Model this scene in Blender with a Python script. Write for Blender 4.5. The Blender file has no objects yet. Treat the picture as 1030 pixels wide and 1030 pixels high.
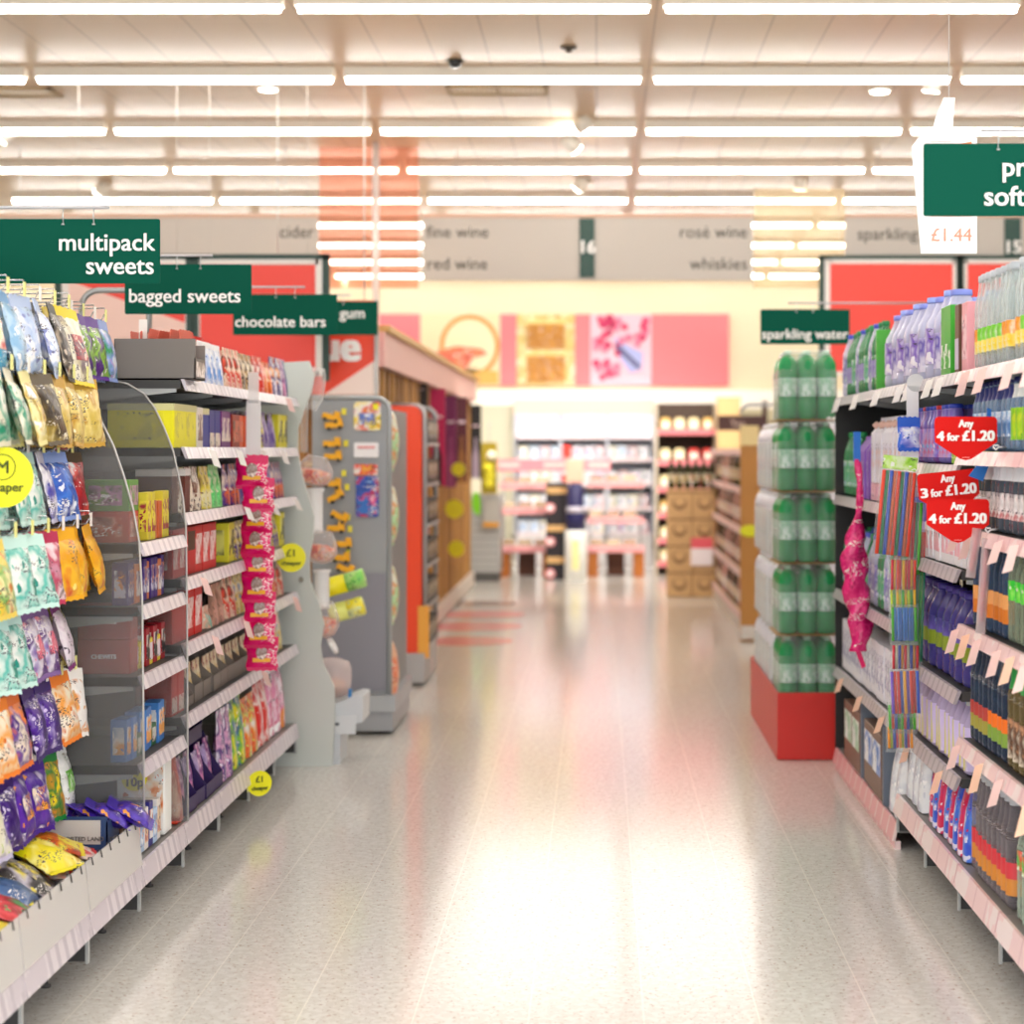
import bpy, bmesh, math, random
from mathutils import Vector, Matrix
random.seed(11)
R = random.uniform
C = bpy.context.scene.collection
PI = math.pi
# ------------------------------------------------------------------ materials
def lin(h):
    h = h.lstrip('#')
    v = [int(h[i:i + 2], 16) / 255 for i in (0, 2, 4)]
    return tuple((c / 12.92 if c <= .04045 else ((c + .055) / 1.055) ** 2.4) ** 1.12 for c in v) + (1.0,)
MATS = {}
def newmat(name):
    m = bpy.data.materials.new(name); m.use_nodes = True
    nt = m.node_tree
    return m, nt, nt.nodes['Principled BSDF']
def plain(hexcol, rough=.45, metal=0.0, bump=0.0, bscale=60, spec=.5):
    key = ('p', hexcol, rough, metal, bump, bscale, spec)
    if key in MATS: return MATS[key]
    m, nt, b = newmat('surface_' + hexcol.strip('#'))
    b.inputs['Base Color'].default_value = lin(hexcol)
    b.inputs['Roughness'].default_value = rough
    b.inputs['Metallic'].default_value = metal; b.inputs['Specular IOR Level'].default_value = spec
    if bump:
        tc = nt.nodes.new('ShaderNodeTexCoord'); n = nt.nodes.new('ShaderNodeTexNoise')
        n.inputs['Scale'].default_value = bscale
        nt.links.new(tc.outputs['Object'], n.inputs['Vector'])
        bp = nt.nodes.new('ShaderNodeBump'); bp.inputs['Strength'].default_value = bump
        bp.inputs['Distance'].default_value = .01
        nt.links.new(n.outputs['Fac'], bp.inputs['Height']); nt.links.new(bp.outputs['Normal'], b.inputs['Normal'])
    MATS[key] = m
    return m
def printed(cols, scale=14, rough=.3, bump=.25, stretch=(1, 1, 1), seed=0):
    """packaging print: blobs of the pack's own colours, slight crinkle"""
    key = ('w', tuple(cols), scale, rough, bump, stretch, seed)
    if key in MATS: return MATS[key]
    m, nt, b = newmat('print_' + cols[0].strip('#'))
    N = nt.nodes; L = nt.links
    tc = N.new('ShaderNodeTexCoord'); mp = N.new('ShaderNodeMapping')
    mp.inputs['Scale'].default_value = stretch
    mp.inputs['Location'].default_value = (seed * 1.7 + .3, seed * .9 + .1, seed * 2.3)
    L.new(tc.outputs['Object'], mp.inputs['Vector'])
    n = N.new('ShaderNodeTexNoise'); n.inputs['Scale'].default_value = scale; n.inputs['Detail'].default_value = 2.5
    L.new(mp.outputs['Vector'], n.inputs['Vector'])
    cr = N.new('ShaderNodeValToRGB'); cr.color_ramp.interpolation = 'LINEAR'
    k = len(cols)
    stops = [.40] + [.49 + .20 * i / max(1, k - 2) for i in range(k - 1)] if k > 2 else [.47, .56]
    el = cr.color_ramp.elements
    while len(el) < k: el.new(.5)
    for i in range(k):
        el[i].position = stops[i]; el[i].color = lin(cols[i])
    L.new(n.outputs['Fac'], cr.inputs['Fac'])
    def mask(sc_, st, thr):
        m2 = N.new('ShaderNodeMapping'); m2.inputs['Scale'].default_value = st; L.new(mp.outputs['Vector'], m2.inputs['Vector'])
        q = N.new('ShaderNodeTexNoise'); q.inputs['Scale'].default_value = sc_; q.inputs['Detail'].default_value = 1.0; L.new(m2.outputs['Vector'], q.inputs['Vector'])
        g = N.new('ShaderNodeMath'); g.operation = 'GREATER_THAN'; g.inputs[1].default_value = thr; L.new(q.outputs['Fac'], g.inputs[0]); return g.outputs[0]
    def over(base, colr, fac):
        x = N.new('ShaderNodeMix'); x.data_type = 'RGBA'; L.new(base, x.inputs[6]); x.inputs[7].default_value = colr; L.new(fac, x.inputs[0]); return x.outputs[2]
    out = over(cr.outputs['Color'], lin(cols[-1]), mask(scale * 3.2, (1, 1, 1), .66))
    out = over(out, lin(cols[1 % k]), mask(scale * 4.5, (1, 1, .6), .68))
    lum = sum(lin(cols[0])[:3]) / 3
    tm = N.new('ShaderNodeMath'); tm.operation = 'MULTIPLY'
    L.new(mask(140, (.7, .7, 1.9), .58), tm.inputs[0]); L.new(mask(10, (1, 1, 2.2), .59), tm.inputs[1])
    out = over(out, lin('#4a4250') if lum > .3 else lin('#f2eee8'), tm.outputs[0])
    L.new(out, b.inputs['Base Color'])
    b.inputs['Roughness'].default_value = rough
    if bump:
        n2 = N.new('ShaderNodeTexNoise'); n2.inputs['Scale'].default_value = 45
        L.new(mp.outputs['Vector'], n2.inputs['Vector'])
        bp = N.new('ShaderNodeBump'); bp.inputs['Strength'].default_value = bump; bp.inputs['Distance'].default_value = .01
        L.new(n2.outputs['Fac'], bp.inputs['Height']); L.new(bp.outputs['Normal'], b.inputs['Normal'])
    MATS[key] = m
    return m
def clear(hexcol, opacity=.35, rough=.08, bump=0.0, bscale=25, perforated=False):
    """clear or tinted plastic: see-through share plus a glossy tinted share"""
    key = ('c', hexcol, opacity, rough, bump, perforated)
    if key in MATS: return MATS[key]
    m, nt, b = newmat('clear_' + hexcol.strip('#'))
    N = nt.nodes; L = nt.links
    b.inputs['Base Color'].default_value = lin(hexcol); b.inputs['Roughness'].default_value = rough
    tr = N.new('ShaderNodeBsdfTransparent'); tr.inputs['Color'].default_value = (.96, .96, .96, 1) if perforated else tuple(.5 + .5 * c for c in lin(hexcol)[:3]) + (1,)
    lw = N.new('ShaderNodeLayerWeight'); lw.inputs['Blend'].default_value = .35
    ma = N.new('ShaderNodeMath'); ma.operation = 'MULTIPLY_ADD'; ma.use_clamp = True
    L.new(lw.outputs['Facing'], ma.inputs[0]); ma.inputs[1].default_value = .45 if not perforated else .1; ma.inputs[2].default_value = opacity
    mx = N.new('ShaderNodeMixShader')
    L.new(ma.outputs[0], mx.inputs['Fac']); L.new(tr.outputs[0], mx.inputs[1]); L.new(b.outputs[0], mx.inputs[2])
    L.new(mx.outputs[0], N['Material Output'].inputs['Surface'])
    if bump:
        tc = N.new('ShaderNodeTexCoord'); n = N.new('ShaderNodeTexNoise'); n.inputs['Scale'].default_value = bscale
        L.new(tc.outputs['Object'], n.inputs['Vector'])
        bp = N.new('ShaderNodeBump'); bp.inputs['Strength'].default_value = bump; bp.inputs['Distance'].default_value = .01
        L.new(n.outputs['Fac'], bp.inputs['Height']); L.new(bp.outputs['Normal'], b.inputs['Normal'])
    if perforated:
        tc = N.new('ShaderNodeTexCoord'); v = N.new('ShaderNodeTexVoronoi'); v.inputs['Scale'].default_value = 160
        v.inputs['Randomness'].default_value = 0
        L.new(tc.outputs['Object'], v.inputs['Vector'])
        lt = N.new('ShaderNodeMath'); lt.operation = 'LESS_THAN'; lt.inputs[1].default_value = .28
        L.new(v.outputs['Distance'], lt.inputs[0])
        sb = N.new('ShaderNodeMath'); sb.operation = 'MULTIPLY_ADD'; sb.inputs[1].default_value = -.35
        L.new(lt.outputs[0], sb.inputs[0]); L.new(ma.outputs[0], sb.inputs[2]); sb.use_clamp = True
        L.new(sb.outputs[0], mx.inputs['Fac'])
    MATS[key] = m
    return m
def glow(hexcol, strength):
    key = ('g', hexcol, strength)
    if key in MATS: return MATS[key]
    m, nt, b = newmat('lamp_' + hexcol.strip('#'))
    b.inputs['Base Color'].default_value = lin(hexcol)
    b.inputs['Emission Color'].default_value = lin(hexcol); b.inputs['Emission Strength'].default_value = strength
    MATS[key] = m
    return m
def banded(c1, c2, axis, pitch, duty, rough=.35, c3=None):
    """regular tickets / panels along one object axis"""
    key = ('b', c1, c2, axis, pitch, duty, rough, c3)
    if key in MATS: return MATS[key]
    m, nt, b = newmat('band_' + c1.strip('#'))
    N = nt.nodes; L = nt.links
    tc = N.new('ShaderNodeTexCoord'); sp = N.new('ShaderNodeSeparateXYZ'); L.new(tc.outputs['Object'], sp.inputs[0])
    w = N.new('ShaderNodeMath'); w.operation = 'WRAP'; w.inputs[1].default_value = 1.0; w.inputs[2].default_value = 0.0
    mu = N.new('ShaderNodeMath'); mu.operation = 'MULTIPLY'; mu.inputs[1].default_value = 1 / pitch
    L.new(sp.outputs['xyz'.index(axis)], mu.inputs[0]); L.new(mu.outputs[0], w.inputs[0])
    lt = N.new('ShaderNodeMath'); lt.operation = 'LESS_THAN'; lt.inputs[1].default_value = duty
    L.new(w.outputs[0], lt.inputs[0])
    mx = N.new('ShaderNodeMix'); mx.data_type = 'RGBA'
    mx.inputs[6].default_value = lin(c2); mx.inputs[7].default_value = lin(c1)
    L.new(lt.outputs[0], mx.inputs[0])
    out = mx.outputs[2]
    if c3:
        n = N.new('ShaderNodeTexNoise'); n.inputs['Scale'].default_value = 9
        L.new(tc.outputs['Object'], n.inputs['Vector'])
        g = N.new('ShaderNodeMath'); g.operation = 'GREATER_THAN'; g.inputs[1].default_value = .55
        L.new(n.outputs['Fac'], g.inputs[0])
        m2 = N.new('ShaderNodeMix'); m2.data_type = 'RGBA'; m2.inputs[7].default_value = lin(c3)
        L.new(out, m2.inputs[6]); L.new(g.outputs[0], m2.inputs[0]); out = m2.outputs[2]
    L.new(out, b.inputs['Base Color'])
    b.inputs['Roughness'].default_value = rough
    MATS[key] = m
    return m

# ------------------------------------------------------------------ mesh builder
class MB:
    def __init__(s): s.v = []; s.f = []; s.sm = []
    def add(s, vs, fs, smooth=False):
        o = len(s.v); s.v += [tuple(p) for p in vs]
        for f in fs: s.f.append([i + o for i in f]); s.sm.append(smooth)
        return s
    def box(s, x0, x1, y0, y1, z0, z1, bev=0.0):
        if x0 > x1: x0, x1 = x1, x0
        if y0 > y1: y0, y1 = y1, y0
        if bev <= 0:
            vs = [(x, y, z) for x in (x0, x1) for y in (y0, y1) for z in (z0, z1)]
            return s.add(vs, [(0, 1, 3, 2), (4, 6, 7, 5), (0, 4, 5, 1), (2, 3, 7, 6), (0, 2, 6, 4), (1, 5, 7, 3)])
        bm = bmesh.new(); bmesh.ops.create_cube(bm, size=1)
        for v in bm.verts:
            v.co = ((x0 + x1) / 2 + v.co.x * (x1 - x0), (y0 + y1) / 2 + v.co.y * (y1 - y0), (z0 + z1) / 2 + v.co.z * (z1 - z0))
        bmesh.ops.bevel(bm, geom=bm.edges[:], offset=bev, segments=1, affect='EDGES')
        bm.verts.index_update()
        s.add([v.co[:] for v in bm.verts], [[v.index for v in f.verts] for f in bm.faces]); bm.free()
        return s
    def prism(s, pts, axis, a, b, smooth=False):
        """outline in the two other axes, extruded from a to b along axis"""
        n = len(pts)
        def P(p, t):
            return {'x': (t, p[0], p[1]), 'y': (p[0], t, p[1]), 'z': (p[0], p[1], t)}[axis]
        vs = [P(p, a) for p in pts] + [P(p, b) for p in pts]
        fs = [list(range(n))[::-1], list(range(n, 2 * n))] + [(i, (i + 1) % n, n + (i + 1) % n, n + i) for i in range(n)]
        s.add(vs, fs[:2]); o = len(s.v) - 2 * n
        for f in fs[2:]: s.f.append([i + o for i in f]); s.sm.append(smooth)
        return s
    def lathe(s, prof, n=12, c=(0, 0, 0), sx=1, sy=1, cap=True, lobes=0, lobe=0.0):
        vs = []
        for r, z in prof:
            for k in range(n):
                a = 2 * PI * k / n
                rr = r * (1 + lobe * math.cos(lobes * a)) if lobes else r
                vs.append((c[0] + rr * math.cos(a) * sx, c[1] + rr * math.sin(a) * sy, c[2] + z))
        fs = [(i * n + k, i * n + (k + 1) % n, (i + 1) * n + (k + 1) % n, (i + 1) * n + k) for i in range(len(prof) - 1) for k in range(n)]
        s.add(vs, fs, True)
        if cap:
            o = len(s.v) - len(vs)
            s.f.append([o + k for k in range(n)][::-1]); s.sm.append(False)
            e = o + (len(prof) - 1) * n
            s.f.append([e + k for k in range(n)]); s.sm.append(False)
        return s
    def tube(s, pts, r, n=8):
        pts = [Vector(p) for p in pts]; vs = []
        for i, p in enumerate(pts):
            d = (pts[min(i + 1, len(pts) - 1)] - pts[max(i - 1, 0)]).normalized()
            u = d.cross(Vector((0, 0, 1)))
            if u.length < .05: u = d.cross(Vector((1, 0, 0)))
            u.normalize(); w = d.cross(u)
            for k in range(n):
                a = 2 * PI * k / n; vs.append(p + r * (u * math.cos(a) + w * math.sin(a)))
        fs = [(i * n + k, i * n + (k + 1) % n, (i + 1) * n + (k + 1) % n, (i + 1) * n + k) for i in range(len(pts) - 1) for k in range(n)]
        fs += [list(range(n))[::-1], list(range((len(pts) - 1) * n, len(pts) * n))]
        return s.add(vs, fs, True)
    def grid(s, fn, nu, nv, smooth=True):
        vs = [fn(i / nu, j / nv) for j in range(nv + 1) for i in range(nu + 1)]
        fs = [(j * (nu + 1) + i, j * (nu + 1) + i + 1, (j + 1) * (nu + 1) + i + 1, (j + 1) * (nu + 1) + i) for j in range(nv) for i in range(nu)]
        return s.add(vs, fs, smooth)
    def build(s, name, mat, parent=None, loc=None, rot=None):
        me = bpy.data.meshes.new(name)
        me.from_pydata(s.v, [], s.f)
        me.polygons.foreach_set('use_smooth', s.sm)
        me.materials.append(mat); me.update()
        o = bpy.data.objects.new(name, me); C.objects.link(o)
        if parent: o.parent = parent
        if loc: o.location = loc
        if rot: o.rotation_euler = rot
        return o
def tag(o, label, cat, group=None):
    o['label'] = label; o['category'] = cat
    if group: o['group'] = group
    return o
def struct(o): o['kind'] = 'structure'; return o
def thing(name, label, cat, loc=(0, 0, 0), rotz=0, group=None):
    o = bpy.data.objects.new(name, None); C.objects.link(o)
    o.empty_display_size = .05; o.location = loc; o.rotation_euler = (0, 0, rotz)
    return tag(o, label, cat, group)
def dup(root):
    r = root.copy(); C.objects.link(r)
    for ch in list(root.children):
        c = ch.copy(); C.objects.link(c); c.parent = r
        for g in list(ch.children):
            d = g.copy(); C.objects.link(d); d.parent = c
    return r
def txt(name, s, size, mat, parent, loc, rot=(PI / 2, 0, 0), align='LEFT', bold=.0, depth=.0012, yal='BOTTOM_BASELINE', line=1.0, fit=None):
    cu = bpy.data.curves.new(name, 'FONT'); cu.body = s; cu.size = size; cu.align_x = align; cu.align_y = yal
    cu.extrude = depth; cu.space_line = line; cu.resolution_u = 3
    o = bpy.data.objects.new(name, cu); C.objects.link(o)
    me = bpy.data.meshes.new_from_object(o.evaluated_get(bpy.context.evaluated_depsgraph_get()))
    bpy.data.objects.remove(o); bpy.data.curves.remove(cu)
    if bold:
        n = len(me.vertices); vs = [v.co.copy() for v in me.vertices]; fs = [list(p.vertices) for p in me.polygons]
        m3 = bpy.data.meshes.new(name)
        offs = [(-bold, -bold * .5), (-bold, bold * .5), (bold, -bold * .5), (bold, bold * .5), (0, 0)]
        m3.from_pydata([(v.x + a, v.y + c_, v.z + .0005 * qi) for qi, (a, c_) in enumerate(offs) for v in vs], [], [[i + n * q for i in f] for q in range(5) for f in fs])
        bpy.data.meshes.remove(me); me = m3
    if fit:
        xs = [v.co.x for v in me.vertices]; x0 = {'LEFT': min(xs), 'RIGHT': max(xs), 'CENTER': (min(xs) + max(xs)) / 2}[align]
        f = fit / (max(xs) - min(xs))
        for v in me.vertices: v.co.x = (v.co.x - x0) * f
    me.materials.clear(); me.materials.append(mat)
    ob = bpy.data.objects.new(name, me); C.objects.link(ob)
    ob.parent = parent; ob.location = loc; ob.rotation_euler = rot
    return ob
ORD = ['zeroth', 'first', 'second', 'third', 'fourth', 'fifth', 'sixth', 'seventh', 'eighth', 'ninth', 'tenth', 'eleventh', 'twelfth', 'thirteenth', 'fourteenth', 'fifteenth', 'sixteenth', 'seventeenth', 'eighteenth', 'nineteenth', 'twentieth', 'twenty-first', 'twenty-second', 'twenty-third', 'twenty-fourth', 'twenty-fifth', 'twenty-sixth', 'twenty-seventh', 'twenty-eighth', 'twenty-ninth', 'thirtieth'] + ['%dth' % i for i in range(31, 99)]
def rnd_rect(w, h, r, n=4):
    """rounded rectangle outline centred on 0,0"""
    out = []
    for cx, cy, a0 in ((w / 2 - r, h / 2 - r, 0), (-w / 2 + r, h / 2 - r, 90), (-w / 2 + r, -h / 2 + r, 180), (w / 2 - r, -h / 2 + r, 270)):
        for k in range(n + 1):
            a = math.radians(a0 + 90 * k / n); out.append((cx + r * math.cos(a), cy + r * math.sin(a)))
    return out

# ------------------------------------------------------------------ camera, world, settings
F = 2000.0; CX, CY, CH = 602.0, 452.0, 1.45
def W(px, py, Y): return Vector(((px - CX) * Y / F, Y, CH - (py - CY) * Y / F))
sc = bpy.context.scene
cam = bpy.data.cameras.new('camera'); co = bpy.data.objects.new('camera', cam); C.objects.link(co)
co.location = (0, 0, CH); co.rotation_euler = (PI / 2, 0, 0)
cam.sensor_width = 36; cam.lens = F / 1030 * 36
cam.shift_x = -(CX - 515) / 1030; cam.shift_y = -(515 - CY) / 1030
cam.clip_start = .1; cam.clip_end = 100
cam.dof.use_dof = True; cam.dof.focus_distance = 6.2; cam.dof.aperture_fstop = 2.4
sc.camera = co
w = bpy.data.worlds.new('world'); sc.world = w; w.use_nodes = True
w.node_tree.nodes['Background'].inputs['Color'].default_value = lin('#f3f6fb')
w.node_tree.nodes['Background'].inputs['Strength'].default_value = 1.15
sc.view_settings.view_transform = 'Standard'; sc.view_settings.look = 'None'
sc.view_settings.gamma = 1; sc.view_settings.use_curve_mapping = False
sc.view_settings.exposure = 1.42
sc.cycles.use_denoising = True
sc.cycles.max_bounces = 8; sc.cycles.diffuse_bounces = 3; sc.cycles.glossy_bounces = 3
sc.cycles.transparent_max_bounces = 14; sc.cycles.transmission_bounces = 3
sc.cycles.sample_clamp_indirect = 6
sc.cycles.caustics_reflective = False; sc.cycles.caustics_refractive = False
# ------------------------------------------------------------------ the setting
def floor_mat():
    m, nt, b = newmat('terrazzo_tiles'); N = nt.nodes; L = nt.links
    tc = N.new('ShaderNodeTexCoord'); sp = N.new('ShaderNodeSeparateXYZ'); L.new(tc.outputs['Object'], sp.inputs[0])
    def noise(scale, det=1.0):
        n = N.new('ShaderNodeTexNoise'); n.inputs['Scale'].default_value = scale; n.inputs['Detail'].default_value = det
        L.new(tc.outputs['Object'], n.inputs['Vector']); return n
    def mix(a, bcol, fac):
        x = N.new('ShaderNodeMix'); x.data_type = 'RGBA'
        if isinstance(a, tuple): x.inputs[6].default_value = a
        else: L.new(a, x.inputs[6])
        x.inputs[7].default_value = bcol; L.new(fac, x.inputs[0]); return x.outputs[2]
    def above(sock, t, gain=1.0):
        g = N.new('ShaderNodeMapRange'); g.inputs[1].default_value = t; g.inputs[2].default_value = t + .04
        g.inputs[3].default_value = 0; g.inputs[4].default_value = gain
        L.new(sock, g.inputs[0]); return g.outputs[0]
    def line(axis, off, pitch, wd, gain):
        a = N.new('ShaderNodeMath'); a.operation = 'SUBTRACT'; a.inputs[1].default_value = off; L.new(sp.outputs[axis], a.inputs[0])
        p = N.new('ShaderNodeMath'); p.operation = 'PINGPONG'; p.inputs[1].default_value = pitch / 2; L.new(a.outputs[0], p.inputs[0])
        l = N.new('ShaderNodeMath'); l.operation = 'LESS_THAN'; l.inputs[1].default_value = wd; L.new(p.outputs[0], l.inputs[0])
        g = N.new('ShaderNodeMath'); g.operation = 'MULTIPLY'; g.inputs[1].default_value = gain; L.new(l.outputs[0], g.inputs[0]); return g.outputs[0]
    c = mix(lin('#dad7d0'), lin('#e2e0da'), above(noise(38, 2).outputs['Fac'], .5))
    c = mix(c, lin('#9c8066'), above(noise(75).outputs['Fac'], .655, .65))
    c = mix(c, lin('#6f6558'), above(noise(95, 2).outputs['Fac'], .71, .6))
    c = mix(c, lin('#b78d74'), above(noise(60).outputs['Fac'], .675, .5))
    c = mix(c, lin('#f4f0e6'), line(0, .1155, .2937, .0017, .75))
    c = mix(c, lin('#efe9dc'), line(1, 8.24, .94, .003, .45))
    L.new(c, b.inputs['Base Color'])
    b.inputs['Roughness'].default_value = .13; b.inputs['IOR'].default_value = 1.45
    b.inputs['Specular IOR Level'].default_value = .5
    return m
fl = struct(MB().box(-9, 9, -3, 26.5, -.1, 0).build('floor', floor_mat()))
def ceil_mat():
    m, nt, b = newmat('ceiling_panels'); N = nt.nodes; L = nt.links
    tc = N.new('ShaderNodeTexCoord'); sp = N.new('ShaderNodeSeparateXYZ'); L.new(tc.outputs['Object'], sp.inputs[0])
    cols = lin('#d2b999'), lin('#b59a78')
    fac = None
    for ax, off, pitch, wd in ((0, -.0115, .303, .006), (1, 0.4, 3.74, .006)):
        a = N.new('ShaderNodeMath'); a.operation = 'SUBTRACT'; a.inputs[1].default_value = off; L.new(sp.outputs[ax], a.inputs[0])
        p = N.new('ShaderNodeMath'); p.operation = 'PINGPONG'; p.inputs[1].default_value = pitch / 2; L.new(a.outputs[0], p.inputs[0])
        l = N.new('ShaderNodeMath'); l.operation = 'LESS_THAN'; l.inputs[1].default_value = wd; L.new(p.outputs[0], l.inputs[0])
        if fac:
            g = N.new('ShaderNodeMath'); g.operation = 'MAXIMUM'; L.new(fac, g.inputs[0]); L.new(l.outputs[0], g.inputs[1]); fac = g.outputs[0]
        else: fac = l.outputs[0]
    x = N.new('ShaderNodeMix'); x.data_type = 'RGBA'; x.inputs[6].default_value = cols[0]; x.inputs[7].default_value = cols[1]
    L.new(fac, x.inputs[0]); L.new(x.outputs[2], b.inputs['Base Color']); b.inputs['Roughness'].default_value = .38
    return m
CZ = 3.66
struct(MB().box(-9, 9, 1.5, 26.5, CZ, CZ + .1).build('ceiling', ceil_mat()))
cream = plain('#ecdfc2', .6)
struct(MB().box(-9, 9, 25.2, 25.4, 2.06, CZ).build('wall_back', cream))
struct(MB().box(-9, 9, 26.4, 26.5, 0, 2.1).build('wall_rear_recess', plain('#cfcab4', .6)))
struct(MB().box(-9, 9, 25.06, 25.2, 1.96, 2.2).build('trim_1', plain('#fffaf0', .5)))
struct(MB().box(-9.1, -9, 1.5, 26.5, 0, CZ).build('wall_left', cream))
struct(MB().box(9, 9.1, 1.5, 26.5, 0, CZ).build('wall_right', cream))
struct(MB().box(-1.60, -1.02, 24.6, 25.06, 0, 2.0).build('wall_pier', plain('#d6d2bb', .55)))

# ------------------------------------------------------------------ ceiling lights
TUBE = glow('#fffcf8', 9.0)
housing = plain('#efe6d8', .5)
lp = None
def light_label(k, j):
    if k < 0: return 'ceiling light tubes over the aisle behind the camera'
    return '%s white tube light from the aisle centre, %s side, %s ceiling row' % (ORD[abs(j) + (1 if j >= 0 else 0)], 'drinks' if j >= 0 else 'sweets', ORD[k + 1])
for k in range(-4, 10):
    Y = 9.66 + 1.865 * k
    half = 602 * Y / F + .3
    for j in range(-5, 4):
        x0 = .285 + 1.787 * j
        if k >= 0:
            if x0 > 430 * Y / F or x0 + 1.7 < -602 * Y / F: continue
        elif j < -2 or j > 1: continue
        if lp is None:
            lp = thing('tube_light', '', 'ceiling light')
            MB().box(.03, 1.757, -.045, .045, .0, .06).build('housing', housing, lp)
            MB().prism([(-.042, -.001), (-.008, -.027), (.008, -.027), (.042, -.001)], 'x', .045, 1.742).build('tube', TUBE, lp)
            r = lp
        else: r = dup(lp)
        r.location = (x0, Y, 3.6)
        r['label'] = light_label(k, j); r['group'] = 'ceiling tube lights'
# spotlights, camera, vents on the ceiling
spot_body = plain('#f2ece0', .4)
def spot(px, py, label, tilt, turn):
    Y = F * (CZ - CH) / (CY - py) * .97
    p = W(px, py, Y)
    s = thing('spotlight', label, 'spotlight', p, turn, 'ceiling spotlights')
    MB().lathe([(.05, -.02), (.055, .10)], 14).build('lamp_head', spot_body, s, rot=(tilt, 0, 0))
    MB().lathe([(.048, -.024), (.048, -.02)], 14).build('lens', glow('#fffaf0', 14.0), s, rot=(tilt, 0, 0))
    MB().tube([(0, 0, .05), (0, 0, CZ - p.z)], .012, 8).build('stem', spot_body, s)
for a in ((937, 88, 'glowing ceiling spotlight above the drinks aisle, second row', .3, .3), (582, 128, 'twin spotlight head on third ceiling row near aisle centre', 1.0, 1.2),
          (578, 148, 'lower spotlight head under the third ceiling row, aisle centre', .9, -1.0), (582, 188, 'small spotlight head over the number board, fifth row', .8, 1.1),
          (805, 188, 'glowing spotlight head above the gap between hanging boards', .2, .2), (3, 138, 'spotlight cut by the picture edge above sweets sign', .8, 1.5),
          (100, 192, 'small spotlight behind the rod of the first sweets sign', .9, 1.2), (348, 282, 'spotlight low over the far gap beside red board', .5, .8),
          (765, 285, 'spotlight glowing just under the whiskies board', .3, .2)):
    spot(*a)
dl = None
for px, py, lab in ((885, 89, 'flush round downlight beside the glowing spotlight'), (270, 87, 'flush round downlight under the second light row, sweets side')):
    Y = F * (CZ - CH) / (CY - py); p = W(px, py, Y)
    d = thing('downlight', lab, 'downlight', (p.x, p.y, CZ - .02), 0, 'flush downlights')
    MB().lathe([(.07, .0), (.075, .02)], 20).build('ring', spot_body, d)
    MB().lathe([(.055, -.004), (.055, .0)], 20).build('lens', glow('#fffaf0', 7.0), d)
p = W(458, 60, 11.3)
cctv = thing('ceiling_camera', 'small grey dome camera hanging over the aisle', 'camera', p)
MB().lathe([(.05, .0), (.056, .035), (.056, CZ - p.z)], 16).build('mount', plain('#b7aa98', .5), cctv)
MB().lathe([(.012, -.05), (.03, -.04), (.04, -.02), (.04, .0)], 16).build('dome', plain('#2c2b2a', .2), cctv)
p = W(572, 49, F * 2.2 / 403)
sm = tag(MB().lathe([(.015, -.03), (.02, -.012), (.045, -.008), (.045, 0)], 16).build('smoke_detector', plain('#5a5248', .5), loc=(p.x, p.y, CZ)), 'small dark round sensor on the ceiling panels', 'detector')
def vent(px0, px1, py, lab):
    Y = F * 2.2 / (CY - py); a = W(px0, py, Y); b_ = W(px1, py, Y); wd = (b_.x - a.x)
    v = thing('air_vent', lab, 'vent', ((a.x + b_.x) / 2, Y, CZ), 0, 'ceiling air vents')
    g = plain('#b49c74', .5); f = MB()
    for x0, x1, y0, y1 in ((-wd / 2, wd / 2, -.15, -.12), (-wd / 2, wd / 2, .12, .15), (-wd / 2, -wd / 2 + .03, -.15, .15), (wd / 2 - .03, wd / 2, -.15, .15), (-.012, .012, -.15, .15)):
        f.box(x0, x1, y0, y1, -.012, 0)
    f.build('frame', g, v)
    MB().box(-wd / 2 + .03, wd / 2 - .03, -.12, .12, -.006, 0).build('grille', banded('#d8c6a4', '#bfa984', 'x', .03, .5), v)
vent(449, 552, 92, 'brown framed air vent over the aisle centre')
vent(-70, 57, 94, 'brown framed air vent at the picture edge, sweets side')

# ------------------------------------------------------------------ hanging boards and pictures at the back
green = plain('#005a48', .7, spec=.12); white = plain('#fbf7f2', .5); grey_txt = plain('#4a463e', .7)
boardm = plain('#c8c0b6', .6)
YB = 14.5
def P3(px, py, Y=YB): return W(px, py, Y)
def hang_board(px0, px1, py0, py1, label, lines, mark=None):
    a = P3(px0, py0); b = P3(px1, py1)
    t = thing('aisle_board', label, 'aisle sign', ((a.x + b.x) / 2, YB, b.z), 0, 'hanging aisle boards')
    w = (b.x - a.x); h = a.z - b.z
    MB().box(-w / 2, w / 2, 0, .03, 0, h).build('board', boardm, t)
    MB().box(-w / 2, w / 2, -.01, .04, h, h + .03).build('top_rail', plain('#d9b59c', .4), t)
    rods = MB()
    for x in (-w * .4, w * .4): rods.tube([(x, .015, h + .03), (x, .015, CZ - b.z)], .004, 6)
    rods.build('hanging_rod', plain('#d8d2c8', .4), t)
    for s, px, py, size, al in lines:
        q = P3(px, py); txt('lettering', s, size, grey_txt, t, (q.x - t.location.x, -.002, q.z - b.z), align=al, bold=.0)
    if mark:
        q0 = P3(mark[0], 220); q1 = P3(mark[1], 279); x0 = q0.x - t.location.x; x1 = q1.x - t.location.x
        MB().box(x0, x1, -.02, -.002, q1.z - b.z, q0.z - b.z).build('number_plate', plain('#0a4636', .4), t)
        if mark[2]:
            txt('number', mark[2], .13, white, t, ((x0 + x1) / 2, -.024, (q0.z + q1.z) / 2 - b.z), align='CENTER', bold=.004, yal='CENTER')
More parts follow.
